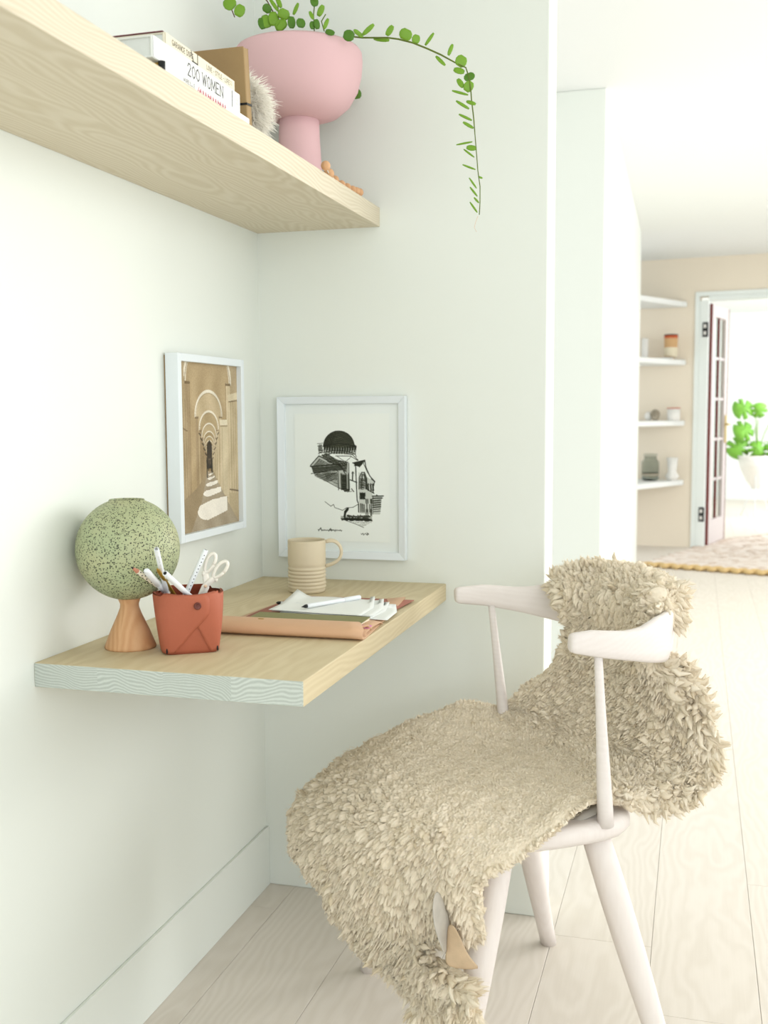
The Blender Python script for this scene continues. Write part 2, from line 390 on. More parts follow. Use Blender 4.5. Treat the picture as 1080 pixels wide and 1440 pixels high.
for i in range(420):
    s_, t_ = rnd.random(), rnd.random(); P0 = A.lerp(B, s_); P1 = D.lerp(Cc, s_); c = P0.lerp(P1, t_)-A
    mk.ellipsoid((c.x, c.y, .0125), (.028+.02*rnd.random(), .007, .004), 6, 4, rot=Matrix.Rotation(rnd.choice([.5, -.4])+rnd.uniform(-.2, .2), 3, 'Z'))
mk.build('tuft_marks', 'rug_mark', rug, kind='stuff')

# ---------------------------------------------------------------- far room plant
pc = Vector((1.60, 9.9, 0))
mp = thing('potted_monstera', 'bright green monstera in a white cone pot on wire legs in the far room', 'plant', pc)
MB().lathe([(.03, .30), (.10, .38), (.17, .52), (.205, .66), (.195, .66), (.16, .53)], 32, cap1=False).build('pot', 'white_glaze', mp)
MB().lathe([(.19, .635), (.01, .645)], 24).build('soil', 'soil', mp)
for a in (.4, 2.5, 4.6):
    MB().tube([(.14*math.cos(a), .14*math.sin(a), .45), (.05*math.cos(a), .05*math.sin(a), .30), (.18*math.cos(a), .18*math.sin(a), .0)], .006, 6).build('stand_leg', 'white_frame', mp)
def monstera_leaf(base, tip, tilt, size, mat='bright_leaf'):
    n = 40; V = []; 
    out = []
    for i in range(n+1):
        a = -PI+2*PI*i/n; x = math.sin(a)*.5*size*(1+.12*math.cos(a)); y = (1-math.cos(a))*.5*size*1.05+(.12*size if abs(a) > 2.7 else 0)*0
        y = .5*size*(1.0+math.cos(a)) 
        r = 1.0
        k = abs(a)/PI
        if .22 < k < .85 and (i % 5 in (2,)): r = .35
        if i in (0, n): r = .55
        out.append((x*r, size*.5+(y-size*.5)*(.35+.65*r)))
    cb = Vector(base); d = (Vector(tip)-cb).normalized(); side = d.cross(Vector(tilt)).normalized(); up = side.cross(d)
    rings = []
    for s_ in (0.0, .5, 1.0):
        rings.append([cb+side*(x*s_)+d*(size*.5+(y-size*.5)*s_)+up*(-.18*size*s_*s_) for x, y in out])
    mb = MB(); mb.rings(rings, False, False, closed=False)
    mb.build('leaf', mat, mp, solid=.003)
def mrel(u, v, dy=0): q = ray(u, v, 'y', 9.9+dy); return q-pc
for (u0, v0, u1, v1, sz, ty) in [(1062, 572, 1034, 575, .26, -1), (1062, 600, 1042, 606, .27, -1), (1048, 615, 1028, 645, .28, -1), (1064, 618, 1068, 648, .22, -1), (1066, 590, 1072, 560, .2, -1), (1085, 590, 1110, 580, .26, -1), (1078, 620, 1100, 640, .24, -1)]:
    b_, t_ = mrel(u0, v0, -.05*rnd.random()), mrel(u1, v1, -.1)
    monstera_leaf(b_, t_, (.25, ty, .35), sz*.9)
    MB().tube([(0, 0, .64), ((b_.x)*.5, b_.y*.4, (.64+b_.z)/2+.05), b_], .005, 6).build('leaf_stem', 'leaf_green', mp)

# ---------------------------------------------------------------- desk and shelf
DT = .75
dk = MB().box(0, .4425, -.9133, 0, .7121, DT)
dk.mi = [1 if i == 2 else 0 for i in range(6)]
o = dk.build('floating_desk', ['desk_oak', 'end_grain'], bevel=.0015); tag(o, 'thick pale oak floating desk board fixed in the corner', 'desk')
SB, ST = 1.5414, 1.5827
o = MB().box(0, .2925, -2.1, 0, SB, ST).build('wall_shelf', 'shelf_oak', bevel=.0012); tag(o, 'long pale oak floating shelf high on the left wall', 'shelf')

# ---------------------------------------------------------------- raster canvas for flat prints
class Canvas:
    def __init__(s, w, h, bgc): s.w, s.h = w, h; s.a = np.empty((h, w, 3)); s.a[:] = np.array([int(bgc[i:i+2], 16)/255 for i in (0, 2, 4)]); s.Y, s.X = np.mgrid[0:h, 0:w]+.5
    def _c(s, c): return np.array([int(c[i:i+2], 16)/255 for i in (0, 2, 4)])
    def put(s, mask, c, sl=None):
        sl = sl or (slice(0, s.h), slice(0, s.w)); m_ = mask[..., None]; s.a[sl] = s.a[sl]*(1-m_)+s._c(c)*m_
    def poly(s, P, c, al=1.0):
        xs = [p[0] for p in P]; ys = [p[1] for p in P]
        x0, x1, y0, y1 = max(0, int(min(xs))-1), min(s.w, int(max(xs))+2), max(0, int(min(ys))-1), min(s.h, int(max(ys))+2)
        if x1 <= x0 or y1 <= y0: return
        sl = (slice(y0, y1), slice(x0, x1)); X, Y = s.X[sl], s.Y[sl]; ins = np.zeros(X.shape, bool)
        for i in range(len(P)):
            (ax, ay), (bx, by) = P[i], P[(i+1) % len(P)]
            if ay == by: continue
            ins ^= ((ay > Y) != (by > Y)) & (X < (bx-ax)*(Y-ay)/(by-ay)+ax)
        s.put(ins*al, c, sl)
    def line(s, P, c, wd=1.0, al=1.0):
        for (ax, ay), (bx, by) in zip(P[:-1], P[1:]):
            x0, x1, y0, y1 = max(0, int(min(ax, bx)-wd)-1), min(s.w, int(max(ax, bx)+wd)+2), max(0, int(min(ay, by)-wd)-1), min(s.h, int(max(ay, by)+wd)+2)
            if x1 <= x0 or y1 <= y0: continue
            sl = (slice(y0, y1), slice(x0, x1)); X, Y = s.X[sl], s.Y[sl]; dx, dy = bx-ax, by-ay; L2 = dx*dx+dy*dy+1e-9
            t_ = np.clip(((X-ax)*dx+(Y-ay)*dy)/L2, 0, 1); d = np.hypot(X-ax-t_*dx, Y-ay-t_*dy)
            s.put(np.clip(wd/2+.5-d, 0, 1)*al, c, sl)
    def mesh(s, name, P00, U, Vv, parent, thick_n=None, mat='printed'):
        """flat printed sheet: top-left corner P00, edge vectors U (right) and Vv (down)"""
        h, w_ = s.h, s.w; P00, U, Vv = map(lambda q: np.array(q, float), (P00, U, Vv))
        uu, vv = np.meshgrid(np.linspace(0, 1, w_+1), np.linspace(0, 1, h+1))
        co = P00+uu[..., None]*U+vv[..., None]*Vv
        me = bpy.data.meshes.new(name); nv = (w_+1)*(h+1); me.vertices.add(nv); me.vertices.foreach_set('co', co.ravel())
        i, j = np.meshgrid(np.arange(w_), np.arange(h)); a = (j*(w_+1)+i).ravel(); q = np.stack([a, a+w_+1, a+w_+2, a+1], 1)
        nf = len(q); me.loops.add(nf*4); me.loops.foreach_set('vertex_index', q.ravel()); me.polygons.add(nf)
        me.polygons.foreach_set('loop_start', np.arange(nf)*4); me.polygons.foreach_set('loop_total', np.full(nf, 4)); me.update()
        at_ = me.color_attributes.new('print', 'FLOAT_COLOR', 'CORNER')
        c = s.a.reshape(-1, 3); c = np.where(c <= .04045, c/12.92, ((c+.055)/1.055)**2.4); c = np.concatenate([c, np.ones((nf, 1))], 1)
        at_.data.foreach_set('color', np.repeat(c, 4, axis=0).ravel()); me.materials.append(MAT[mat])
        o = bpy.data.objects.new(name, me); COL.objects.link(o); o.parent = parent; return o
# stroke letters on a unit box, y down
G = {'A': [[(0, 1), (.5, 0), (1, 1)], [(.2, .65), (.8, .65)]], 'C': [[(1, .2), (.7, 0), (.3, 0), (0, .3), (0, .7), (.3, 1), (.7, 1), (1, .8)]],
     'D': [[(0, 0), (0, 1), (.6, 1), (1, .7), (1, .3), (.6, 0), (0, 0)]], 'E': [[(.9, 0), (0, 0), (0, 1), (.9, 1)], [(0, .5), (.7, .5)]],
     'F': [[(.9, 0), (0, 0), (0, 1)], [(0, .5), (.7, .5)]], 'G': [[(1, .2), (.7, 0), (.3, 0), (0, .3), (0, .7), (.3, 1), (.7, 1), (1, .8), (1, .55), (.6, .55)]],
     'I': [[(.5, 0), (.5, 1)]], 'L': [[(0, 0), (0, 1), (.9, 1)]], 'M': [[(0, 1), (.08, 0), (.5, .8), (.92, 0), (1, 1)]], 'N': [[(0, 1), (0, 0), (1, 1), (1, 0)]],
     'O': [[(.5, 0), (.15, .12), (0, .5), (.15, .88), (.5, 1), (.85, .88), (1, .5), (.85, .12), (.5, 0)]], 'R': [[(0, 1), (0, 0), (.7, 0), (.95, .25), (.7, .5), (0, .5)], [(.5, .5), (1, 1)]],
     'S': [[(1, .15), (.6, 0), (.15, .1), (.1, .35), (.9, .62), (.9, .88), (.5, 1), (0, .85)]], 'T': [[(0, 0), (1, 0)], [(.5, 0), (.5, 1)]], 'V': [[(0, 0), (.5, 1), (1, 0)]],
     'W': [[(0, 0), (.25, 1), (.5, .15), (.75, 1), (1, 0)]], 'Y': [[(0, 0), (.5, .5), (1, 0)], [(.5, .5), (.5, 1)]], '2': [[(0, .25), (.25, 0), (.75, 0), (.95, .28), (0, 1), (1, 1)]],
     '0': [[(.5, 0), (.1, .2), (0, .5), (.1, .8), (.5, 1), (.9, .8), (1, .5), (.9, .2), (.5, 0)]], '-': [[(.2, .5), (.8, .5)]], '.': [[(.4, .95), (.5, .95)]], 'H': [[(0, 0), (0, 1)], [(1, 0), (1, 1)], [(0, .5), (1, .5)]]}
def write(cv, txt, x, y, h, c, wd=1.2, asp=.62, gap=.28, serif=False):
    for ch_ in txt:
        cw = h*asp*(1.35 if ch_ in 'MW' else .35 if ch_ in 'I' else 1)
        for st in G.get(ch_, []): cv.line([(x+a*cw, y+b*h) for a, b in st], c, wd)
        if serif and ch_ not in 'O02C':
            for st in G.get(ch_, []):
                for a, b in (st[0], st[-1]):
                    if b in (0, 1): cv.line([(x+a*cw-h*.1, y+b*h), (x+a*cw+h*.1, y+b*h)], c, wd*.6)
        x += cw+h*gap if ch_ != ' ' else h*.35
    return x

# ---------------------------------------------------------------- sepia arcade photograph, framed, on the left wall
fr = thing('framed_photograph', 'white box frame with a sepia photograph of a vaulted arcade on the left wall', 'picture', (0, -.315, 1.065))
y0, y1, z0, z1 = -.155, .155, -.182, .182; bw = .015; FX = .031
f_ = MB().box(.004, FX, y0, y0+bw, z0, z1).box(.004, FX, y1-bw, y1, z0, z1).box(.004, FX, y0+bw, y1-bw, z1-bw, z1).box(.004, FX, y0+bw, y1-bw, z0, z0+bw)
f_.build('frame', 'white_frame', fr, bevel=.0008, seg=1)
MB().box(.0, .006, y0+.004, y1-.004, z0+.004, z1-.004).build('backing_board', 'brown_leather', fr)
cv = Canvas(170, 230, 'b8a27c'); W_, H_ = 170, 230; vx, vy = 84, 138
rs = np.random.RandomState(3)
# receding vault bays: each bay is an arch band, drawn from near to far
def arch(sc_, cxs=0):
    hw = 56*sc_; top = vy-150*sc_; spr = vy-98*sc_; pts = []
    for k in range(25):
        a = PI*k/24; pts.append((vx+cxs+hw*math.cos(a), spr-(spr-top)*math.sin(a)))
    return pts, hw, spr
cols = ['b59b70', 'c4ad84', 'b39a6e', 'bda57a', 'a98f62', 'b49a6c', 'a3875a', '9a7e52', '8c7148']
for k, s_ in enumerate((1.15, .667, .48, .367, .293, .247, .207, .175, .15)):
    pts, hw, spr = arch(s_, 0)
    fl = vy+62*s_
    cv.poly([(vx+hw, fl)]+pts+[(vx-hw, fl)], cols[k])
    cv.line(pts, 'e6dcc6', max(.8, 6.5*s_)); cv.line([(q[0], q[1]+4*s_) for q in pts], '8f7750', max(.6, 1.4*s_), .7)
    # side piers
    for sg in (-1, 1):
        x_a = vx+sg*hw; x_b = vx+sg*hw*.80
        cv.poly([(x_a, spr), (x_b, spr), (x_b, fl), (x_a, fl)], 'd3bf98' if sg > 0 else 'a98f68')
        cv.line([(x_b, spr), (x_b, fl)], '80683f', .8, .8); cv.line([(x_a, spr+2), (x_b, spr+2)], '6f5838', max(.8, 3*s_), .8)
        cv.line([((x_a+x_b)/2, spr), ((x_a+x_b)/2, fl)], '957c55', .7, .6)
# outer columns
cv.poly([(0, 0), (16, 0), (24, 60), (28, 230), (0, 230)], 'b29a72'); 
for x_ in (4, 9, 14, 20): cv.line([(x_, 50), (x_+5, 230)], '7d6643', 1.2, .7)
cv.line([(0, 84), (24, 92)], '6f5838', 2, .7)
cv.poly([(146, 48), (170, 44), (170, 215), (146, 212)], 'c8b48c'); cv.poly([(141, 42), (170, 38), (170, 48), (143, 52)], 'd9c9a5')
for x_ in (150, 157, 164): cv.line([(x_, 52), (x_, 208)], '8d7650', 1, .7)
cv.line([(144, 52), (170, 50)], '6d5637', 1.5, .8); cv.line([(143, 180), (170, 184)], '5d4930', 2, .8); cv.poly([(140, 184), (170, 188), (170, 218), (140, 212)], 'bba780')
cv.poly([(118, 84), (136, 84), (136, 190), (120, 184)], 'd2c09a'); cv.poly([(115, 78), (138, 78), (138, 86), (117, 86)], 'e3d6b6'); cv.line([(117, 87), (138, 87)], '7b6541', 1.2, .8)
cv.line([(122, 90), (122, 182)], '927a54', 1, .7)
# floor
cv.poly([(20, 230), (78, 150), (92, 150), (150, 212), (170, 230)], 'a8977b'); cv.poly([(0, 230), (0, 190), (50, 170), (78, 148), (60, 190), (30, 230)], '9d8763')
for (ya, yb, xl, xr) in [(152, 155, 80, 94), (157, 161, 77, 98), (164, 170, 72, 106), (174, 183, 64, 116), (189, 212, 48, 134)]:
    pts = [(xr, ya), (xr, yb-2)]; 
    for k in range(13):
        a = PI/2*k/12+0; pts.append((xl+(xr-xl)*.35*(1-math.sin(PI/2*k/12)), yb+(yb-ya)*.25-(yb-ya)*.6*(1-math.cos(PI/2*k/12))))
    pts += [(xl+6, ya+(yb-ya)*.3), ((xl+xr)/2, ya+1)]
    cv.poly(pts, 'f0e8d8')
cv.poly([(77, 112), (84, 106), (91, 112), (91, 146), (77, 146)], '3b2f22'); cv.poly([(80, 132), (88, 132), (88, 140), (80, 140)], '6a5840')
for (x_, ya, yb) in [(76, 134, 158), (80, 134, 148), (88, 134, 150), (91, 135, 152), (84, 135, 145)]: cv.line([(x_, ya), (x_+.5, yb)], '1f1b16', 2.0); cv.line([(x_, ya), (x_, ya+2)], '2c241b', 2.6)
for k in range(7):
    cv.line([(56+k*4, 96+k*7), (60+k*4, 99+k*7)], '3c2f20', 2.2, .8); cv.line([(112-k*3.5, 96+k*7), (108-k*3.5, 99+k*7)], '3c2f20', 1.8, .7)
cv.a += (rs.rand(H_, W_, 1)-.5)*.06+.035*np.sin(cv.X/7+np.sin(cv.Y/23)*2)[..., None]*np.sin(cv.Y/31)[..., None]; g_ = cv.a.mean(2, keepdims=True); cv.a = g_+(cv.a-g_)*.85; cv.a = np.clip(cv.a, 0, 1)
cv.mesh('photograph', (.020, y0+bw, z1-bw), (0, y1-y0-2*bw, 0), (0, 0, -(z1-z0-2*bw)), fr)

# ---------------------------------------------------------------- ink drawing of a domed building, framed, on the back wall
fp = thing('framed_print', 'white framed ink drawing of a domed building leaning above the desk corner', 'picture', (.2015, -.001, .985), 0)
x0, x1, z0, z1 = -.152, .152, -.184, .184; bw = .0165; YF = -.020
fb = MB()
def mitre(o4, i4, yo, yi):
    # one frame bar with mitred ends: outer pair o4, inner pair i4 in (x, z)
    V = [(o4[0][0], 0, o4[0][1]), (o4[1][0], 0, o4[1][1]), (o4[1][0], yo, o4[1][1]), (o4[0][0], yo, o4[0][1]), (i4[0][0], yi, i4[0][1]), (i4[1][0], yi, i4[1][1]), (i4[0][0], -.004, i4[0][1]), (i4[1][0], -.004, i4[1][1])]
    return V, [(0, 1, 2, 3), (3, 2, 5, 4), (4, 5, 7, 6), (6, 7, 1, 0), (0, 3, 4, 6), (1, 7, 5, 2)]
cor = [((x0, z1), (x0+bw, z1-bw)), ((x1, z1), (x1-bw, z1-bw)), ((x1, z0), (x1-bw, z0+bw)), ((x0, z0), (x0+bw, z0+bw))]
for k in range(4):
    a_, b_ = cor[k], cor[(k+1) % 4]; V, F = mitre((a_[0], b_[0]), (a_[1], b_[1]), YF, YF+.004)
    MB().add(V, F, 0, False).build('frame_bar', 'white_frame', fp, bevel=.0006, seg=1)
MB().box(x0+.01, x1-.01, -.007, -.002, z0+.01, z1-.01).build('mat_board', 'trim_paint', fp)
cw_, ch2 = 200, 270; cv = Canvas(cw_, ch2, 'eef3ee'); ink = '23261c'
def E(x, y): return ((x-152)/(880-152)*cw_, (y-185)/(1185-185)*ch2)      # zoomed photograph coordinates -> canvas
def L_(pts, wd=.8, al=.9): cv.line([E(*p) for p in pts], ink, wd, al)
def hatch(poly, n, ang, wd=.7, al=.7, jit=2):
    P = np.array(poly); ca, sa = math.cos(ang), math.sin(ang)
    q = P@np.array([[ca, sa], [-sa, ca]]).T; lo, hi = q.min(0), q.max(0)
    for k in range(n):
        yy = lo[1]+(hi[1]-lo[1])*(k+rs.rand()*.6)/n; xs = []
        for i in range(len(q)):
            a_, b_ = q[i], q[(i+1) % len(q)]
            if (a_[1] > yy) != (b_[1] > yy): xs.append(a_[0]+(b_[0]-a_[0])*(yy-a_[1])/(b_[1]-a_[1]))
        xs.sort()
        for a_, b_ in zip(xs[::2], xs[1::2]):
            a_ += rs.randn()*jit; b_ += rs.randn()*jit; m_ = (a_+b_)/2
            pt = [(a_, yy), (m_, yy+rs.randn()*jit), (b_, yy)]
            L_([(x*ca-y*sa, x*sa+y*ca) for x, y in pt], wd, al)
dome = [(495+118*math.cos(a), 440-120*math.sin(a)) for a in np.linspace(0, PI, 24)]
dome = [(x, y) for x, y in dome]
for pf, al_ in (([(278, 592), (340, 515), (400, 495), (480, 545), (570, 560), (575, 785), (500, 770), (400, 718), (300, 655)], .30), ([(360, 510), (480, 540), (560, 570), (560, 650), (500, 590), (420, 570)], .35), ([(500, 650), (575, 660), (572, 785), (505, 775)], .35), ([(645, 640), (768, 712), (750, 800), (745, 970), (645, 960), (640, 700)], .22), ([(750, 825), (822, 822), (805, 965), (750, 965)], .25), ([(505, 985), (745, 975), (748, 1022), (510, 1014)], .4), ([(378, 440), (625, 440), (612, 505), (385, 495)], .45)):
    cv.poly([E(*p) for p in pf], '4a4d40', al_)
cv.poly([E(*p) for p in dome+[(378, 452), (612, 452)]], '5a5c4d')
hatch(dome, 34, -.25, .9, .75); hatch(dome, 26, .5, .7, .55); hatch([(378, 440), (400, 380), (440, 340), (470, 360), (430, 440)], 18, 1.2, .9, .8)
L_(dome, 1.4, 1)
for k in range(13):
    x = 384+k*19.5; yb = 452+16*math.sin(PI*k/12)
    L_([(x, yb-22), (x-3, yb+28)], 2.0, 1); L_([(x+7, yb-16), (x+5, yb+10)], 2.4, .85); 
L_([(372, 440), (430, 425), (500, 418), (570, 425), (628, 445)], 1.6, 1); L_([(375, 490), (440, 475), (520, 475), (580, 485), (618, 500)], 1.4, 1)
L_([(628, 440), (620, 500), (628, 520)], 1.3, 1); L_([(400, 505), (460, 490), (540, 490), (600, 505), (640, 545)], 1.4, 1); L_([(470, 515), (585, 515), (640, 550)], 1.2, 1); L_([(485, 520), (545, 560), (590, 520)], .9, .8)
hatch([(335, 430), (365, 425), (372, 490), (340, 500)], 16, .1, 1.1, .85); L_([(330, 420), (370, 415)], 1.2, .7)
L_([(275, 590), (340, 515), (455, 575)], 1.8, 1); L_([(300, 592), (345, 540), (420, 580)], 1.1, .9); hatch([(305, 590), (345, 545), (410, 580)], 12, .2, .9, .7)
hatch([(360, 510), (400, 495), (480, 545), (560, 560), (545, 640), (500, 590), (420, 570)], 26, -.2, 1.1, .8); hatch([(360, 510), (400, 495), (480, 545), (560, 560), (545, 640), (480, 580)], 20, .8, 1.0, .7)
hatch([(280, 600), (500, 575), (520, 625), (300, 655)], 26, -.1, .9, .75); L_([(272, 598), (500, 575), (540, 650)], 1.8, 1); L_([(280, 655), (470, 620), (490, 640)], 1.5, .9)
hatch([(300, 660), (480, 640), (480, 700), (400, 718), (340, 690)], 26, -.35, .9, .7); hatch([(380, 640), (470, 650), (400, 700)], 16, .9, .8, .6)
L_([(400, 715), (500, 770), (560, 795), (590, 790)], 1.1, .8); hatch([(420, 700), (480, 690), (500, 770)], 9, .4, .7, .6)
for x in (488, 512, 548, 566): L_([(x, 650), (x+2, 780)], 1.6, .95)
hatch([(515, 660), (548, 665), (550, 770), (520, 775)], 26, .0, 1.2, .9); hatch([(515, 660), (548, 665), (550, 770), (520, 775)], 6, 1.55, 1.1, .8); hatch([(520, 770), (572, 775), (570, 790), (540, 792)], 7, .1, 1.2, .9)
L_([(570, 570), (575, 780)], 1.2, .9); L_([(622, 590), (632, 860), (640, 880)], 2.0, 1); L_([(612, 590), (640, 560)], 1.4, 1)
cv.poly([E(*p) for p in [(600, 568), (690, 548), (650, 598), (622, 590)]], '2b2e24'); L_([(600, 568), (692, 546), (700, 600), (730, 670), (768, 712)], 1.8, 1); L_([(680, 565), (712, 640), (745, 690)], 1.2, .9); L_([(650, 600), (690, 555)], 1.4, 1)
L_([(600, 640), (598, 700)], 2.6, .9); L_([(592, 650), (600, 635), (610, 650)], 1, .8); L_([(580, 700), (630, 720)], 2.2, .9); L_([(590, 770), (606, 792)], 2, .8)
for q_, wd in ((0, 1.8), (10, 1.2), (20, 1.8)):
    L_([(648+q_, 770), (650+q_, 680+q_), (668+q_*.4, 640+q_), (690-q_*.2, 640+q_), (706-q_*.4, 690+q_), (708-q_*.5, 770)], wd, .95)
hatch([(660, 690), (690, 690), (690, 770), (655, 770)], 16, .1, 1.2, .8); hatch([(655, 800), (692, 800), (690, 850), (655, 850)], 16, .0, 1.7, .95)
for x in (715, 735, 752): L_([(x, 735), (x+4, 780)], 3, .9); L_([(x, 725), (x+10, 735)], 1.2, .8)
L_([(740, 690), (765, 712), (750, 780), (760, 805)], 1.6, .9); L_([(705, 770), (755, 800)], 2, .9)
for x in (642, 660, 672, 684, 706, 728, 740): L_([(x, 885+rs.rand()*10), (x+1, 950)], 2.2 if x < 700 else 1.8, .85)
for x in (700, 712, 735, 742): L_([(x, 850), (x+1, 880)], 2.4, .8); L_([(x, 930), (x, 975)], 1.8, .7)
L_([(748, 825), (830, 822)], 2.4, .9); L_([(750, 842), (822, 838)], 2.6, .85)
for k in range(6): L_([(752, 862+k*17), (808, 855+k*17)], 3.2 if k < 4 else 1.6, .75)
L_([(752, 830), (750, 965)], 1.2, .8); L_([(780, 815), (785, 822)], 2, .9)
L_([(385, 875), (410, 895), (430, 910), (450, 895), (460, 920), (490, 930), (520, 940), (550, 920), (600, 915), (640, 890)], 1.2, .75)
L_([(560, 925), (540, 950), (535, 990)], 4.5, .95); L_([(545, 955), (560, 935)], 3, .9)
for k in range(26):
    x = 555+k*6.8; L_([(x, 975+rs.rand()*12), (x+5, 985+rs.rand()*14)], 2.2, .8)
    x = 510+k*9; L_([(x, 1003+rs.rand()*4), (x+6, 1010+rs.rand()*8)], 4.2 if 2 < k < 24 else 2, .95)
L_([(505, 1005), (745, 1020)], 1.2, .8); L_([(550, 1022), (620, 1045), (680, 1072)], 1.1, .8); L_([(600, 1030), (740, 1030)], .8, .5); hatch([(620, 1035), (730, 1035), (680, 1065)], 6, -.3, .6, .5)
# signature scribbles
sx = [328+k*6 for k in range(32)]
L_([(x, 1100-12*math.exp(-((x-345)/8)**2)+4*math.sin(x*.55)+3*rs.randn()) for x in sx], 1.2, .8); L_([(332, 1108), (350, 1080), (356, 1105)], 1.1, .8); L_([(412, 1108), (425, 1085), (432, 1106)], 1.1, .8)
L_([(660+k*5, 1122+4*math.sin(k*1.7)+2*rs.randn()) for k in range(12)], 1.0, .75); L_([(705, 1112), (718, 1122), (706, 1132)], 1.0, .8)
cv.mesh('drawing', (x0+bw+.022, -.0078, z1-bw-.022), (x1-x0-2*bw-.044, 0, 0), (0, 0, -(z1-z0-2*bw-.044)), fp)

# ---------------------------------------------------------------- globe vase
gv = thing('globe_vase', 'speckled green ceramic globe on an hourglass wooden foot, on the desk by the left wall', 'vase', (.0875, -.772, DT))
zb = .083; R = .0835; zc2 = zb+R*.955
prof = [(R*math.sin(a), zc2-R*math.cos(a)) for a in np.linspace(.28, PI-.36, 30)]
ro = prof[-1][0]; prof += [(ro-.0015, prof[-1][1]+.003), (ro-.004, prof[-1][1]+.002)]
inn = [((R-.006)*math.sin(a), zc2-(R-.006)*math.cos(a)) for a in np.linspace(PI-.37, .3, 14)]
MB().lathe(prof+inn, 64).build('globe', 'speckled_glaze', gv)
MB().lathe([(.0405, 0), (.0418, .002), (.0405, .006), (.031, .030), (.0205, .053), (.0155, .066), (.0150, .072), (.0175, .079), (.021, .0845), (.022, .087)], 48).build('foot', 'base_wood', gv, label='turned wooden foot')

# ---------------------------------------------------------------- leather pen cup
pcx, pcy = .186, -.757
cup = thing('leather_pen_cup', 'folded terracotta leather pen cup fastened with a stud, in front of the globe vase', 'pen holder', (pcx, pcy, DT), math.atan2(.68, .73)-.18)
# local frame: front face looks along -y, x to the right
def cupP(th, t_, off=0.0, dz=0.0):
    """th angle (0 = right, -90 = front), t_ height 0..1"""
    k = (1-t_)**1.3
    c, s_ = math.cos(th), math.sin(th); n_ = 2+6*k
    rr = (.0550*(1-k)+.0425*k)/((abs(c)**n_+abs(s_)**n_)**(1/n_)); rr += off
    return Vector((rr*c, rr*s_, .099*t_+dz))
Hc = 1.0
def rimz(th): return 1.0+.02*math.cos(th*2)
n = 64; body = MB()
R_ = [[cupP(2*PI*j/n, t_*rimz(2*PI*j/n)) for j in range(n)] for t_ in np.linspace(0, 1, 15)]
R0 = [[q*1 for q in R_[0]]]; 
for q in R0[0]: q.x *= .96; q.y *= .96
Ri = [[cupP(2*PI*j/n, t_*rimz(2*PI*j/n), -.0025) for j in range(n)] for t_ in np.linspace(1, .04, 10)]
body.rings(R0+R_[1:]+Ri, True, True); 
ncut = len(R_)*n
cb = body.build('cup_body', ['terracotta_leather', 'terracotta_dark'], cup)
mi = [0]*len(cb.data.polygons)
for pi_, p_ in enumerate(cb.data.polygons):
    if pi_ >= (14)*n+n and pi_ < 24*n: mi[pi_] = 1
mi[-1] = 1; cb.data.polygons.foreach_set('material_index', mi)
F0 = -PI/2
def flap(bound_l, bound_r, off):
    P = []
    for t_ in np.linspace(.03, .995, 22):
        a, b = bound_l(t_), bound_r(t_); P.append([cupP(a+(b-a)*s_, t_*rimz(a+(b-a)*s_), -.0012+(off+.0012)*min(1, (s_ if off > .002 else 1-s_)*5)) for s_ in np.linspace(0, 1, 18)])
    return P
def lfl_r(t_):   # right-hand edge of the overlapping flap: diagonal from bottom-left corner, then rounded tab
    if t_ < .46: return F0-.62+(.78)*(t_/.46)
    if t_ < .74: return F0+.16+.34*math.sin((t_-.46)/.28*PI/2)
    return F0+.50-.16*max(0, (t_-.9)/.1)**2
def rfl_l(t_): return F0+.62-(.46)*(t_/.46) if t_ < .46 else F0+.16
MB().grid(flap(lambda t_: F0-1.9, lfl_r, .0022)).build('front_flap', 'terracotta_leather', cup, solid=.0018, label='overlapping front flap')
MB().grid(flap(rfl_l, lambda t_: F0+1.7, .0012)).build('side_flap', 'terracotta_leather', cup, solid=.0016)
sp_ = cupP(F0+.14, .80, .0042); 
st_ = MB().lathe([(.0058, 0), (.0058, .0016), (.0045, .0022), (.0035, .0014), (.001, .0016)], 24).build('stud', 'snap_metal', cup, loc=sp_, rot=(PI/2, 0, .14), label='dark metal stud')
for sg, an in ((-1, F0-.74), (1, F0+.76)):
    q = cupP(an, .07, .0028); MB().ellipsoid((0, 0, 0), (.0014, .0018, .0045), 10, 8).build('corner_fold', 'black', cup, loc=q)

def in_cup(u, v, y): return ray(u, v, 'y', y)
def stick(name, label, cat, u1, v1, u0, v0, rad, ytop, y_in, ext, parts, group=None):
    """a pen from its visible end (u1,v1) down past the cup rim (u0,v0); parts = [(from,to,r0,r1,mat,name,label)] in fractions of length"""
    a = in_cup(u1, v1, ytop); b = in_cup(u0, v0, y_in); d = (b-a).normalized(); Lg = (b-a).length+ext
    t0 = thing(name, label, cat, a, 0, group); t0.rotation_euler = d.to_track_quat('Z', 'Y').to_euler()
    for (f0, f1, r0, r1, mt, nm, lb) in parts:
        MB().lathe([(r0*.96, f0*Lg), (r0, f0*Lg+.0004), (r1, f1*Lg-.0004), (r1*.96, f1*Lg)], 16).build(nm, mt, t0, label=lb)
    return t0, Lg
WPN = 'pen_white'
def barrel(t0): return [c for c in COL.objects if c.parent == t0 and c.name.startswith('barrel')][0]
p1, Lp = stick('dotted_pencil', 'sharpened pencil in a white wrap with black dots, leftmost in the leather cup', 'pencil', 184, 797, 228, 828, .0035, -.868, -.786, .02,
      [(0, .05, .0005, .0016, 'black', 'lead', 'black lead tip'), (.05, .17, .0016, .0038, 'pencil_wood', 'sharpened_wood', 'bare wood cone'), (.16, 1, .0038, .0038, 'cream_paper', 'barrel', None)])
dm = MB()
for k in range(12):
    for j in range(4):
        a = j*PI/2+k*.8; z = Lp*(.2+.062*k); dm.ellipsoid((.0036*math.cos(a), .0036*math.sin(a), z), (.0013, .0013, .0014), 6, 4)
dm.build('dots', 'black', barrel(p1))
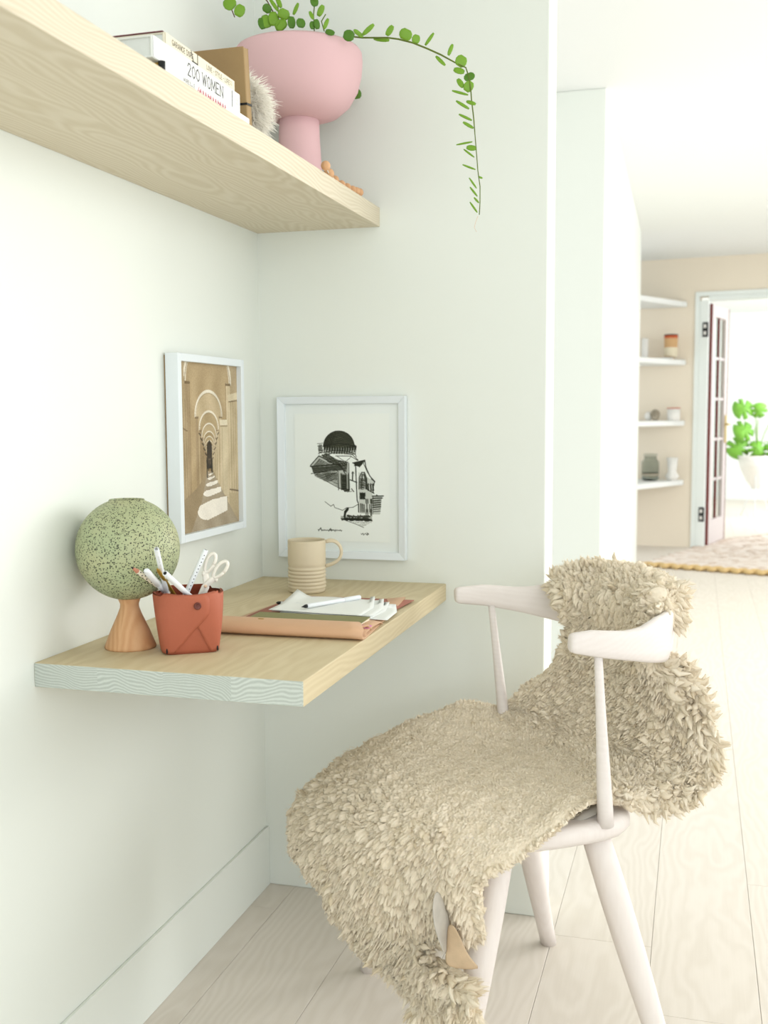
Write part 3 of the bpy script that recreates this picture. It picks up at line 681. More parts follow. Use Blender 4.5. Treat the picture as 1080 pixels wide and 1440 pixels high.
stick('capped_marker', 'white marker with a rounded cap beside the dotted pencil', 'pen', 205, 802, 229, 829, .005, -.862, -.782, .025,
      [(0, .04, .0030, .0050, WPN, 'cap_tip', None), (.04, .55, .0050, .0054, WPN, 'cap', None), (.55, 1, .0046, .0046, WPN, 'barrel', None)])
p2, Lp = stick('tall_printed_pen', 'tallest white pen, tiny lettering and dark end, left half of the leather cup', 'pen', 220, 772, 233, 828, .004, -.862, -.785, .04,
      [(0, .02, .0028, .0030, 'black', 'end_plug', 'black end'), (.0, .03, .0040, .0041, WPN, 'end_ring', None), (.03, 1, .0041, .0043, WPN, 'barrel', None)])
lt = MB()
for k in range(22):
    if k in (6, 13): continue
    z = Lp*(.10+.021*k); a = -1.9
    lt.box(-.0003, .0003, -.0007, .0007, z, z+.0011) if False else lt.ellipsoid((.0041*math.cos(a), .0041*math.sin(a), z), (.0005, .0008, .0007), 5, 4)
lt.build('lettering', 'gap_dark', barrel(p2))
stick('leaning_pen', 'white pen with a black hollow end leaning low to the left over the cup rim', 'pen', 232, 806, 262, 834, .004, -.866, -.792, .035,
      [(0, .02, .0030, .0032, 'black', 'end_plug', 'black end'), (.001, 1, .0044, .0046, WPN, 'barrel', None)])
stick('brass_pen', 'slim gold pen standing behind the white pens in the cup', 'pen', 221, 800, 243, 833, .003, -.842, -.756, .03,
      [(0, .06, .0012, .0030, 'gold', 'tip', None), (.06, 1, .0030, .0032, 'gold', 'barrel', None)])
p3, Lp = stick('checked_pen', 'white pen edged with small black dashes leaning right, left of the scissors', 'pen', 289.5, 773, 264, 830, .004, -.752, -.765, .06,
      [(0, .02, .0028, .0030, 'black', 'end_plug', 'black end'), (.001, 1, .0044, .0044, WPN, 'barrel', None)])
dm = MB()
for k in range(16):
    z = Lp*(.07+.045*k); a = .35; dm.ellipsoid((.0041*math.cos(a)*1, -.0041*math.sin(a), z), (.0010, .0010, .0011), 6, 4)
dm.build('dashes', 'black', barrel(p3))
# scissors, handles up
sa, sb = in_cup(303, 792, -.742), in_cup(286, 832, -.75); d = (sa-sb).normalized()
sz = thing('scissors', 'cream plastic-handled scissors standing handles up in the leather cup', 'scissors', sb); 
rt_ = Vector((.94, .27, -.1)); rt_ = (rt_-d*rt_.dot(d)).normalized(); nr = rt_.cross(d)
def sp2(a, b, c=0): return d*a+rt_*b+nr*c
for sg, off, tl in ((-1, -.0085, .02), (1, .0085, .30)):
    ax_ = (d+rt_*tl).normalized(); sx_ = (rt_-d*tl).normalized(); c0 = sp2(.047 if sg < 0 else .044, off+(.003 if sg > 0 else 0), sg*.0015)
    loop = [c0+ax_*(.0165*math.sin(t_))+sx_*((.0068+.0012*math.sin(t_))*math.cos(t_)) for t_ in np.linspace(0, 2*PI, 29)]
    MB().tube(loop, .0030, 8, flat=.8).build('handle_loop', 'scissor_white', sz)
    MB().tube([c0-ax_*.0165, sp2(.024, off*.7, sg*.001), sp2(.008, -off*.2, sg*.001), sp2(-.02, -off*.3, sg*.001), sp2(-.05, -off*.1, sg*.001)], [.0036, .0058, .0050, .004, .0015], 8, flat=.5).build('blade_arm', 'scissor_white', sz)
for b in (-.011, .011): MB().ellipsoid(sp2(.027, b), (.0035, .003, .005), 8, 6).build('grip_knob', 'scissor_white', sz)
MB().ellipsoid(sp2(.010, 0, .003), (.0028, .0028, .0028), 10, 6).build('pivot', 'edge_leather', sz)

# ---------------------------------------------------------------- mug
mug = thing('ribbed_mug', 'cream stoneware mug with ribbed lower half, beneath the ink drawing', 'mug', (.178, -.180, DT))
pr = [(.031, 0), (.034, .001), (.0362, .006)]
for k in range(6):
    z = .008+k*.0072; pr += [(.0348, z), (.0368, z+.0018), (.0374, z+.0036), (.0366, z+.0055), (.0346, z+.0070)]
pr += [(.0362, .0535), (.0368, .06), (.0368, .100), (.0360, .1035), (.0345, .1025), (.034, .10), (.0335, .05), (.030, .008)]
MB().lathe(pr, 56).build('cup_body', 'mug_clay', mug)
ha = Vector((.93, .36, 0)).normalized(); zz = Vector((0, 0, 1))
hp = [ha*.035+zz*.098, ha*.046+zz*.102, ha*.058+zz*.099, ha*.067+zz*.088, ha*.0685+zz*.074, ha*.063+zz*.062, ha*.052+zz*.055, ha*.042+zz*.052, ha*.035+zz*.050]
MB().tube(hp, [.0055, .005, .0048, .0045, .0045, .0045, .0048, .005, .0055], 10, flat=.75).build('handle', 'mug_clay', mug, sub=1)

mug.scale = (1.1, 1.1, 1.09)
# ---------------------------------------------------------------- leather folio, notebook, papers, pens
fo = thing('leather_folio', 'open tan leather folio lying on the desk with its near edge rolled over', 'folio', (.29, -.45, DT), math.radians(1.5))
prf = [(.205, .0018), (.10, .0015), (0, .0015), (-.10, .0015), (-.17, .0018), (-.185, .0035), (-.192, .008), (-.191, .014), (-.182, .019), (-.168, .0215), (-.15, .0225), (-.140, .0222)]
P = []
for i, (y_, z_) in enumerate(prf):
    xr = .150-.022*(y_+.19)/.4; xl = -.142
    xl = -.142+.034*min(1, max(0, (y_+.14)/.3))
    if i >= 8: xr -= .006*(i-8)
    P.append([(xl+(xr-xl)*s_, y_, z_+(.006*max(0, s_-.8)/.2 if y_ > .18 else 0)) for s_ in np.linspace(0, 1, 12)])
MB().grid(P).build('leather_sheet', 'tan_leather', fo, solid=.0024)
MB().grid([[(-.118+.02*max(0, y_)/.2+.246*s_, y_, .0035) for s_ in np.linspace(0, 1, 6)] for y_ in (.2, .05, -.02, -.17)]).build('lining', 'rose_leather', fo, solid=.0012, label='rose-brown lining')
pk = MB(); PP = []
for y_, z_ in ((-.165, .005), (-.155, .013), (-.11, .0145), (-.06, .012), (-.045, .006)):
    PP.append([(.085+.062*s_, y_+(.012*(1-s_)), z_-.004*s_*s_) for s_ in np.linspace(0, 1, 6)])
pk.grid(PP).build('pocket', 'tan_leather', fo, solid=.002)
MB().tube([(.128, -.163, .007), (.134, -.15, .016), (.142, -.135, .016), (.147, -.128, .008)], [.003, .004, .004, .003], 8, flat=.5).build('pen_loop', 'tan_leather', fo)
MB().ellipsoid((-.045, -.1535, .0238), (.0065, .0025, .0008), 8, 4).build('emblem', 'gold', fo, label='tiny gilt emblem')
nb = thing('olive_notebook', 'olive green notebook tucked under the rolled folio edge', 'notebook', (.317, -.563, DT+.0042), math.radians(1))
MB().box(-.108, .104, -.05, .052, .012, .0135).box(-.108, .104, -.05, .052, 0, .0015).build('cover', 'olive_cover', nb, bevel=.0005, seg=1)
MB().box(-.104, .1025, -.048, .0505, .0016, .0119).build('pages', 'cream_paper', nb)
o = MB().box(-.009, .009, -.012, .014, 0, .0008).build('pink_tag', 'pink_tag', loc=(.430, -.572, .762), rot=(0, .05, .1)); tag(o, 'small pink paper tag sticking out beside the olive notebook', 'paper tag')
sheets = [(.318, -.395, 3, .0, 'lowest', .0), (.314, -.385, -3, .0016, 'second', .003), (.308, -.380, 2, .0032, 'third', .006), (.296, -.385, 1, .0048, 'topmost', .011)]
for (cx_, cy_, rz, dz, nm, cl) in sheets:
    P = []
    for b in np.linspace(-1, 1, 13):
        row = []
        for a in np.linspace(-1, 1, 21):
            z = .0010+.0012*(1-a*a)+cl*1.1*max(0, -a-.72)/.28*max(0, b+.2)+(.001+cl*.85)*max(0, a-.6)/.45*max(0, b)**(1.2+cl*80) + .0008*math.sin(3*a+b*2)
            ln = {'lowest': .108, 'second': .103, 'third': .100, 'topmost': .094}[nm]
            row.append((a*ln+(.012 if nm == 'lowest' else 0)-.02*max(0, b)*(a > .8), b*.082-.008*a, z))
        P.append(row)
    o = MB().grid(P).build('loose_sheet', 'white_paper', loc=(cx_, cy_, DT+.0052+dz), rot=(0, 0, math.radians(rz)), solid=.0003)
    tag(o, f'loose white sheet with curling corners on the folio, {nm} of the pile', 'paper', 'loose sheets on the folio')
a_, b_ = ray(424, 853.5, 'z', DT+.0172), ray(505, 840, 'z', DT+.0172); dv = b_-a_; Lp = dv.length
pn = thing('marker_pen', 'white marker with a black nib lying across the loose sheets', 'pen', a_); pn.rotation_euler = dv.to_track_quat('Z', 'Y').to_euler()
MB().lathe([(.0006, 0), (.0014, .004), (.0034, .009), (.0036, .013)], 14).build('nib', 'black', pn, label='black nib')
MB().lathe([(.0036, .013), (.0043, .016), (.0043, Lp-.001), (.0038, Lp)], 16).build('barrel', 'pen_white', pn)
MB().lathe([(.00435, Lp*.72), (.0047, Lp*.722), (.0047, Lp+.001), (.0042, Lp+.002)], 16).build('cap', 'pen_white', pn)
q = ray(388.5, 847.5, 'z', DT+.008)
pn2 = thing('pen', 'black-tipped pen poking out left from beneath the loose sheets', 'pen', q); pn2.rotation_euler = (0, PI/2, -.15)
MB().lathe([(.0008, 0), (.003, .004), (.0035, .012)], 12).build('nib', 'black', pn2); MB().lathe([(.0035, .012), (.0035, .12)], 12).build('barrel', 'pen_white', pn2)

# ---------------------------------------------------------------- things on the wall shelf
# stack of books, spines towards the room
def book_flat(name, label, y0, y1, xs, depth, z0, z1, cover, canvas=None, pages='page_white', round_=0):
    t0 = thing(name, label, 'book', (0, 0, z0)); h = z1-z0; x1 = xs; x0 = xs-depth; ct = .0022
    MB().box(x0, x1-.003, y0, y1, 0, ct).box(x0, x1-.003, y0, y1, h-ct, h).box(x1-.0045, x1-.0006, y0, y1, 0.0, h).build('cover', cover, t0, bevel=.0008, seg=1)
    MB().box(x0+.005, x1-.0046, y0+.003, y1-.003, ct, h-ct).build('pages', pages, t0)
    if canvas is not None: canvas.mesh('spine_print', (x1+.0002, y0+.0006, h-.0006), (0, y1-y0-.0012, 0), (0, 0, -(h-.0012)), t0)
    return t0
zA0, zB0, zC0 = 1.6320, 1.6030, ST+.0004
cvA = Canvas(330, 24, 'e9e0c8')
write(cvA, 'GARANCE DORE', 28, 6, 11, '3a3426', 1.6, .55, .22)
write(cvA, 'LOVE - STYLE - LIFE', 186, 7, 10, '4a4432', 1.4, .5, .22); write(cvA, 'SG', 304, 6, 9, 'a19a7a', 1.0, .6, .2)
cvA.line([(112, 1), (124, 23)], '1c1c1c', 3.4); cvA.line([(142, 1), (142, 23)], '1c1c1c', 3.6); cvA.line([(116, 22), (142, 22)], '1c1c1c', 3)
book_flat('cream_book', 'cream book tied with a black cord, on top of the shelf stack', -.956, -.727, .27, .19, zA0+.0002, 1.6485, 'cream_paper', cvA)
o = MB().box(.075, .2665, -.957, -.72, 0, .0012).build('red_cover', 'dark_red', bpy.data.objects['cream_book'], loc=(0, 0, .0166), label='dark red top board')
cvB = Canvas(420, 44, 'f1f1ee')
write(cvB, '200 WOMEN', 150, 9, 26, '2c2c2a', 3.0, .56, .22, True)
for k in range(3): cvB.line([(38+k*9, 8), (38+k*9, 22+6*(k % 2))], 'b9bab5', 1.2)
cvB.line([(376, 4), (376, 40)], '26282a', 4); 
for k in range(4): cvB.line([(394+k*5, 12), (394+k*5, 30)], '8f918c', 1.4)
book_flat('women_book', 'thick white book lettered 200 WOMEN, middle of the shelf stack', -.995, -.712, .272, .20, zB0+.0002, zA0, 'white_paper', cvB)
cvC = Canvas(420, 30, 'f0efec')
def script(cv_, x, y, n_, h, c, wd):
    pts = []
    for k in range(n_*8): a = k/8; pts.append((x+a*h*.55+2*math.sin(a*6.28), y+h*.3*math.sin(a*6.28+.5)-h*.25*(1 if int(a) in (0, 4, 8) and (a % 1) < .5 else 0)))
    cv_.line(pts, c, wd)
script(cvC, 160, 12, 11, 22, 'b03f50', 3.0); write(cvC, 'MIREILLE', 90, 3, 8, '6a6a66', 1.4); cvC.line([(160, 2), (154, 12), (162, 20)], 'b4616c', 2.5)
bkC = book_flat('script_book', 'white book with red script on its spine, bottom of the shelf stack', -.975, -.680, .274, .21, zC0, zB0, 'white_paper', cvC)
MB().tube([(.2745, -.9765, .0195), (.2745, -.9765, .003)], .005, 10).build('spine_head', 'black', bkC, label='black rounded spine head')
MB().box(.235, .270, -.9775, -.9745, .0150, .0185).build('headband', 'gold', bkC, label='gold band')
# brown notebook leaning on the stack
nbk = thing('brown_leather_notebook', 'worn brown leather notebook standing against the book stack, held by black elastic', 'notebook', (0, -.672, ST+.0005)); nbk.rotation_euler = (math.radians(6), 0, 0)
MB().box(.10, .268, 0, .002, 0, .132).box(.10, .268, .018, .020, 0, .132).box(.262, .268, .002, .018, 0.001, .131).build('cover', 'brown_leather', nbk, bevel=.0012)
MB().box(.104, .261, .0021, .0179, .003, .129).build('pages', 'cream_paper', nbk)
MB().box(.2682, .2692, -.0005, .0205, .043, .0465).box(.24, .2692, -.0008, -.0002, .043, .0465).build('elastic_band', 'black', nbk)

# generic hair builder -------------------------------------------------
def hair(name, mat, P, radii, parent=None, kind='stuff', tint=None):
    """P: (n, k, 3) strand points"""
    n_, k_, _ = P.shape; cu = bpy.data.hair_curves.new(name); cu.add_curves([k_]*n_)
    cu.attributes['position'].data.foreach_set('vector', P.astype(np.float32).ravel())
    ra = cu.attributes.get('radius') or cu.attributes.new('radius', 'FLOAT', 'POINT')
    ra.data.foreach_set('value', np.tile(radii, n_).astype(np.float32))
    if tint is not None:
        ta = cu.attributes.new('tint', 'FLOAT', 'CURVE'); ta.data.foreach_set('value', tint.astype(np.float32))
    cu.materials.append(MAT[mat]); o = bpy.data.objects.new(name, cu); COL.objects.link(o)
    if parent: o.parent = parent
    if kind: o['kind'] = kind
    return o
# white fluffy thing behind the notebook
ff = thing('fluffy_cushion', 'white long-haired fluffy pouch between the brown notebook and the pink pot', 'cushion', (.19, -.60, ST))
cm = MB().ellipsoid((0, 0, .058), (.075, .020, .058), 24, 16).build('core', 'white_fur', ff)
rs = np.random.RandomState(11); N_ = 12000
th = rs.rand(N_)*2*PI; ph = np.arccos(1-2*rs.rand(N_)); nrm = np.stack([np.sin(ph)*np.cos(th), np.sin(ph)*np.sin(th), np.cos(ph)], 1)
base_ = nrm*np.array([.073, .019, .057])+np.array([0, 0, .060]); nrm = nrm/np.array([.065, .025, .050]); nrm /= np.linalg.norm(nrm, axis=1)[:, None]
cl_ = nrm+rs.randn(N_, 3)*.35+np.array([.2, .3, -.25]); ln = .009+.010*rs.rand(N_); ts = np.linspace(0, 1, 5)
P = base_[:, None]+cl_[:, None]*(ln[:, None]*ts)[..., None]+np.array([0, 0, -1])*(ts**2)[None, :, None]*.004+rs.randn(N_, 1, 3)*(ts**2)[None, :, None]*.003
P[..., 2] = np.maximum(P[..., 2], .001)
hair('fluff', 'white_fur', P, np.array([.0005, .0005, .0004, .0003, .0001]), ff)

# pink footed planter
PX, PY = .168, -.168
pot = thing('pink_footed_planter', 'blush pink bowl planter on a tall foot with a string of green leaves', 'planter', (PX, PY, ST))
MB().lathe([(.050, 0), (.0505, .004), (.046, .06), (.0425, .12), (.0415, .158)], 48).build('foot', 'blush_ceramic', pot)
bz = .152; bow = [(.03, bz), (.052, bz+.003), (.084, bz+.014), (.107, bz+.034), (.123, bz+.062), (.1305, bz+.092), (.1325, bz+.118), (.1315, bz+.134), (.1275, bz+.140), (.121, bz+.136), (.120, bz+.11)]
MB().lathe(bow+[(.112, bz+.105)], 72).build('bowl', 'blush_ceramic', pot)
MB().lathe([(.119, bz+.108), (.01, bz+.116)], 32).build('soil', 'soil', pot)
lm = {}
def leaf_mesh(asp, th_):
    key = (asp, th_)
    if key in lm: return lm[key]
    mb = MB(); n1_, R = 12, []
    for i in range(1, 6):
        a = PI*i/6; R.append([(math.sin(a)*math.cos(2*PI*j/n1_)*asp*.5, math.sin(a)*math.sin(2*PI*j/n1_)*th_*.5+.06*math.cos(a*1)*0, .5-.5*math.cos(a)) for j in range(n1_)])
    mb.rings(R); o = mb.build('leaf', 'leaf_green'); lm[key] = o.data; bpy.data.objects.remove(o); return lm[key]
def leaf(parent, base, tip, width, facing, th_=.10, dark=False):
    base, tip = Vector(base), Vector(tip); d = tip-base; Lg = d.length; z = d/Lg; y = Vector(facing); y = (y-z*y.dot(z)).normalized(); x = y.cross(z)
    me = leaf_mesh(1.0, th_)
    if dark:
        if 'dk' not in lm: lm['dk'] = me.copy(); lm['dk'].materials.clear(); lm['dk'].materials.append(MAT['leaf_dark'])
        me = lm['dk']
    o = bpy.data.objects.new('leaf', me); COL.objects.link(o); o.parent = parent
    M_ = Matrix((x*width, y*Lg, z*Lg)).transposed().to_4x4(); M_.translation = base
    o.matrix_local = M_; return o
po = Vector((PX, PY, ST))
def pl(u, v, y=-.30): return ray(u, v, 'y', y)-po
tocam = Vector((.35, -.93, -.1))
# the long trailing shoot
sh_px = [(488, 50), (500, 52), (510, 53), (525, 53), (545, 53), (560, 55), (580, 60), (600, 68), (620, 77), (640, 88), (655, 95), (659, 107), (662, 125), (663, 140), (666, 165), (668, 190), (670, 215), (672, 240), (675, 262), (675, 285), (674, 302)]
ys_ = [-.22, -.235, -.25, -.26, -.28, -.29, -.30]+[-.30]*14
MB().tube([pl(u, v, y_) for (u, v), y_ in zip(sh_px, ys_)], [.0016]*9+[.0013]*6+[.0010]*6, 6).build('shoot', 'stem_green', pot)
MB().tube([pl(672, 304), pl(669, 312), pl(667, 320), pl(670, 326)], .0004, 4).build('root_thread', 'edge_leather', pot)
# leaves: (base u,v, tip u,v, width px, dark)
LV = [(499, 52, 482, 48, 16, 1), (502, 50, 506, 44, 17, 0), (509, 50, 527, 33, 7, 0), (524, 54, 549, 57, 7, 0), (543, 51, 553, 35, 9, 0), (567, 57, 574, 40, 19, 0), (583, 62, 587, 48, 12, 0), (597, 65, 611, 45, 5, 0), (612, 78, 627, 93, 6, 0),
      (630, 79, 637, 61, 6, 0), (644, 94, 653, 78, 17, 0), (654, 102, 637, 97, 9, 0), (662, 114, 658, 102, 16, 1), (652, 124, 643, 110, 8, 0), (654, 129, 664, 114, 14, 0), (660, 134, 634, 127, 4, 0), (655, 142, 670, 147, 6, 0), (661, 154, 640, 141, 5, 0),
      (665, 170, 644, 160, 4, 0), (667, 181, 650, 171, 5, 0), (666, 199, 640, 204, 3, 0), (655, 207, 671, 209, 8, 0), (668, 222, 651, 209, 3, 0), (670, 239, 649, 231, 3, 0), (672, 248, 679, 251, 3, 0), (671, 266, 659, 249, 3, 0), (672, 277, 660, 262, 3, 0), (674, 286, 666, 277, 3, 0), (672, 300, 660, 283, 3, 0),
      # other shoots and the crown
      (330, 12, 316, -2, 20, 0), (333, 24, 341, 6, 16, 0), (378, 40, 371, 20, 15, 0), (385, 38, 384, 15, 15, 0), (386, 40, 404, 30, 17, 0), (396, 28, 402, 12, 18, 0), (410, 41, 410, 22, 12, 1), (423, 40, 423, 25, 14, 1), (412, 22, 420, 3, 6, 0), (372, 18, 379, 6, 14, 1), (378, -4, 392, 17, 6, 0), (366, 24, 371, 42, 12, 1), (396, 12, 388, -6, 7, 0),
      (441, 28, 435, 15, 6, 0), (440, 42, 439, 29, 9, 1), (447, 24, 455, 6, 9, 0), (444, 10, 440, -6, 12, 1), (455, 42, 462, 25, 6, 0), (457, 43, 471, 48, 9, 1), (447, 42, 444, 26, 9, 1), (400, 41, 391, 32, 16, 0), (440, 2, 448, -12, 12, 1), (503, 140, 500, 124, 14, 1)]
for i, (u0, v0, u1, v1, wd, dk_) in enumerate(LV):
    y_ = -.30 if i > 5 else -.26
    if i >= 29: y_ = -.26 if i not in (29, 30) else -.30
    if i == len(LV)-1: y_ = -.04
    b_, t_ = pl(u0, v0, y_), pl(u1, v1, y_-.004+.008*rnd.random()); pxm = CAM_F/(y_+2.33)*1.0
    leaf(pot, b_, t_, max(wd, 2.5)/pxm, tocam+Vector((rnd.uniform(-.3, .3), 0, rnd.uniform(-.3, .3))), dark=bool(dk_))
for pts in [[(442, 44), (441, 20), (443, 0), (444, -30)], [(392, 30), (391, 10), (389, -20)], [(330, 24), (326, 14), (319, 2), (318, -10), (326, -22), (342, -26), (360, -18), (376, 2), (388, 24)], [(456, 44), (452, 30), (458, 20)], [(504, 138), (502, 128), (498, 120)]]:
    yy = -.24 if pts[0][0] != 504 else -.05
    MB().tube([pl(u, v, yy) for u, v in pts], .0012, 6).build('shoot', 'stem_brown' if pts[0][0] == 330 else 'stem_green', pot)

# wooden bead garland
gb = thing('bead_garland', 'string of round wooden beads lying on the oak shelf right of the pink planter', 'garland', (.25, -.2, ST))
bl_ = [(458, 233, .009, 0), (462.5, 244.5, .0105, 1), (471, 253, .0085, 0), (480, 259.5, .0085, 0), (488, 263.5, .0085, 0), (495.5, 267, .0085, 0), (501, 269, .0085, 0), (505.5, 270.5, .0085, 0)]
gc = Vector((.25, -.2, ST))
cpts = []
for u, v, r_, bg_ in bl_:
    q = ray(u, v+1, 'z', ST+r_)-gc
    q = ray(u, v, 'z', ST+r_+.0)-gc
    cpts.append(q)
    MB().ellipsoid((0, 0, 0), (r_, r_, r_), 16, 12).build('bead', 'bead_wood', gb, loc=q)
MB().tube(cpts, .001, 6).build('cord', 'white_paper', gb)

# ---------------------------------------------------------------- chair
CO = Vector((.655, -.43, 0)); Fd = Vector((-.85, -.527, 0)).normalized(); Sd = Vector((-Fd.y, Fd.x, 0))
chair = thing('captains_chair', 'white-washed wooden armchair with a curved top rail, before the desk', 'chair', CO)
def cl(F, S, z): return Fd*F+Sd*S+Vector((0, 0, z))
# seat: rounded slab
def seat_ring(inset, z):
    pts = []; n_ = 48
    for j in range(n_):
        a = 2*PI*j/n_; c, s_ = math.cos(a), math.sin(a); e = 5.0; r = 1/((abs(c)**e+abs(s_)**e)**(1/e))
        F = c*r*.184+.014; S = s_*r*.232
        F -= 0; S *= (1-.06*(F < 0)*min(1, -F/.15)); ff_ = 1-inset/.2
        pts.append(cl(F*ff_+.022*(1-ff_), S*ff_, z))
    return pts
MB().rings([seat_ring(.020, .418), seat_ring(.006, .422), seat_ring(0, .432), seat_ring(0, .446), seat_ring(.004, .453), seat_ring(.012, .456), seat_ring(.06, .452)]).build('seat', 'chair_wood', chair)
for F0_, S0, F1, S1, in ((.088, .190, .195, .25), (.115, -.185, .20, -.25), (-.085, .180, -.20, .25), (-.085, -.180, -.20, -.25)):
    a_, b_ = cl(F0_, S0, .425), cl(F1, S1, 0); pts = [a_.lerp(b_, k/8) for k in range(9)]
    lg = MB().tube(pts, [.0235, .0245, .025, .0245, .0235, .022, .020, .018, .0165], 20).build('leg', 'chair_wood', chair)
    # flat foot
for S0, sg in ((.222, 1), (-.222, -1)):
    a_, b_ = cl(-.088, S0*.97, .448), cl(-.060, S0*1.06, .742); pts = [a_.lerp(b_, k/8) for k in range(9)]
    MB().tube(pts, [.0135, .0132, .0122, .0110, .0098, .0088, .0078, .0072, .0068], 16).build('spindle', 'rail_wood', chair)
RR = .240; F00 = -.045
def arcp_(a):
    if a < 0: return F00-a/57.3*RR, RR, Vector((0, 1))
    if a > 180: return F00+(a-180)/57.3*RR, -RR, Vector((0, -1))
    r = math.radians(a); return F00-RR*math.sin(r), RR*math.cos(r), Vector((-math.sin(r), math.cos(r)))
def ztb(a):
    t_ = min(a, 180-a)
    top = np.interp(t_, [-14, -12, -9, 0, 17, 25, 34, 50], [.768, .775, .781, .784, .777, .780, .789, .791])
    bot = np.interp(t_, [-14, -12, -8, 3, 19, 32, 50], [.756, .752, .749, .739, .726, .714, .701]); return top, bot
rings = []
for a in [-9, -8.4, -7, -4, 0, 5, 10, 15, 20, 25, 30, 35, 42, 50, 60, 75, 90, 105, 120, 130, 138, 145, 150, 155, 160, 165, 170, 175, 180, 184, 188, 191, 193, 194, 194.6]:
    F, S, nv = arcp_(a); aa = a if a < 90 else (180-a if a <= 180 else (180-a)*9/14.6)
    top, bot = ztb(aa); endk = 1
    if a <= -8.4: endk = .72 if a < -8.8 else .92
    if a >= 194: endk = .72 if a > 194.3 else .92
    zc_ = (top+bot)/2; h = (top-bot)/2*endk; tk = .0105*(endk if endk < 1 else 1); lean = .10
    ring = []
    for j in range(16):
        b = 2*PI*j/16; e = 4.0; cx2, sx2 = math.cos(b), math.sin(b); r = 1/((abs(cx2)**e+abs(sx2)**e)**(1/e))
        dn = cx2*r*tk+(sx2*r*h)*lean*.6; ring.append(cl(F+nv.x*dn, S+nv.y*dn, zc_+sx2*r*h))
    rings.append(ring)
MB().rings(rings).build('top_rail', 'rail_wood', chair)

# ---------------------------------------------------------------- sheepskin
def A_(a, R, z): r = math.radians(a); return (F00-R*math.sin(r), R*math.cos(r), z)
rowsG = [
 [A_(138, .248, .795), A_(122, .252, .803), A_(104, .254, .805), A_(82, .254, .800), A_(60, .250, .790)],
 [A_(140, .228, .797), A_(122, .230, .806), A_(104, .230, .810), A_(80, .230, .804), A_(54, .226, .796)],
 [(-.170, -.120, .77), (-.205, -.080, .77), (-.215, -.01, .77), (-.220, .075, .765), A_(50, .212, .765)],
 [(-.185, -.105, .72), (-.218, -.065, .72), (-.232, -.005, .72), (-.236, .065, .72), (-.218, .115, .715)],
 [(-.170, -.145, .64), (-.210, -.090, .64), (-.238, 0, .64), (-.250, .075, .64), (-.284, .138, .65)],
 [(-.130, -.195, .575), (-.190, -.110, .565), (-.228, 0, .56), (-.262, .085, .56), (-.305, .156, .565)],
 [(-.100, -.235, .535), (-.165, -.120, .51), (-.200, 0, .50), (-.245, .100, .50), (-.286, .176, .485)],
 [(-.070, -.250, .520), (-.110, -.120, .485), (-.135, 0, .478), (-.165, .110, .475), (-.215, .180, .462)],
 [(-.030, -.262, .532), (-.060, -.130, .480), (-.075, 0, .475), (-.090, .115, .475), (-.110, .180, .478)],
 [(.020, -.272, .522), (.000, -.140, .478), (-.010, 0, .474), (-.025, .125, .474), (-.040, .215, .488)],
 [(.100, -.275, .496), (.090, -.140, .477), (.070, 0, .474), (.050, .135, .472), (.040, .250, .460)],
 [(.190, -.265, .465), (.175, -.140, .477), (.160, 0, .476), (.135, .135, .472), (.105, .262, .436)],
 [(.285, -.250, .405), (.255, -.140, .450), (.230, 0, .463), (.195, .135, .452), (.150, .256, .400)],
 [(.335, -.240, .340), (.318, -.140, .385), (.285, 0, .410), (.240, .130, .395), (.155, .250, .350)],
 [(.325, -.228, .275), (.332, -.130, .315), (.300, 0, .340), (.245, .115, .325), (.152, .226, .300)],
 [(.248, -.090, .252), (.296, -.070, .250), (.280, .015, .270), (.238, .095, .275), (.212, .135, .275)],
 [(.206, .000, .200), (.262, .000, .200), (.246, .065, .222), (.226, .125, .235), (.208, .165, .245)],
 [(.203, .125, .188), (.222, .115, .190), (.212, .155, .200), (.204, .200, .216), (.192, .238, .238)],
 [(.205, .160, .165), (.200, .195, .168), (.197, .225, .178), (.188, .262, .200), (.176, .298, .222)],
]
Gd = np.array(rowsG)                                   # (rows, cols, 3) in chair F,S,z
Fm = np.array([list(Fd), list(Sd), [0, 0, 1]])
Gw = Gd @ Fm + np.array(list(CO))
def cr(Pts, t_):
    """Catmull-Rom along axis 0 at float positions t_"""
    n_ = len(Pts); i = np.clip(np.floor(t_).astype(int), 0, n_-2); f = (t_-i)[:, None, None]
    g = lambda k: Pts[np.clip(k, 0, n_-1)]
    p0, p1, p2, p3 = g(i-1), g(i), g(i+1), g(i+2)
    return .5*((2*p1)+(-p0+p2)*f+(2*p0-5*p1+4*p2-p3)*f*f+(-p0+3*p1-3*p2+p3)*f**3)
NU, NV = 181, 61
T1 = cr(Gw, np.linspace(0, len(Gw)-1, NU)); T2 = cr(T1.transpose(1, 0, 2), np.linspace(0, 4, NV)).transpose(1, 0, 2)
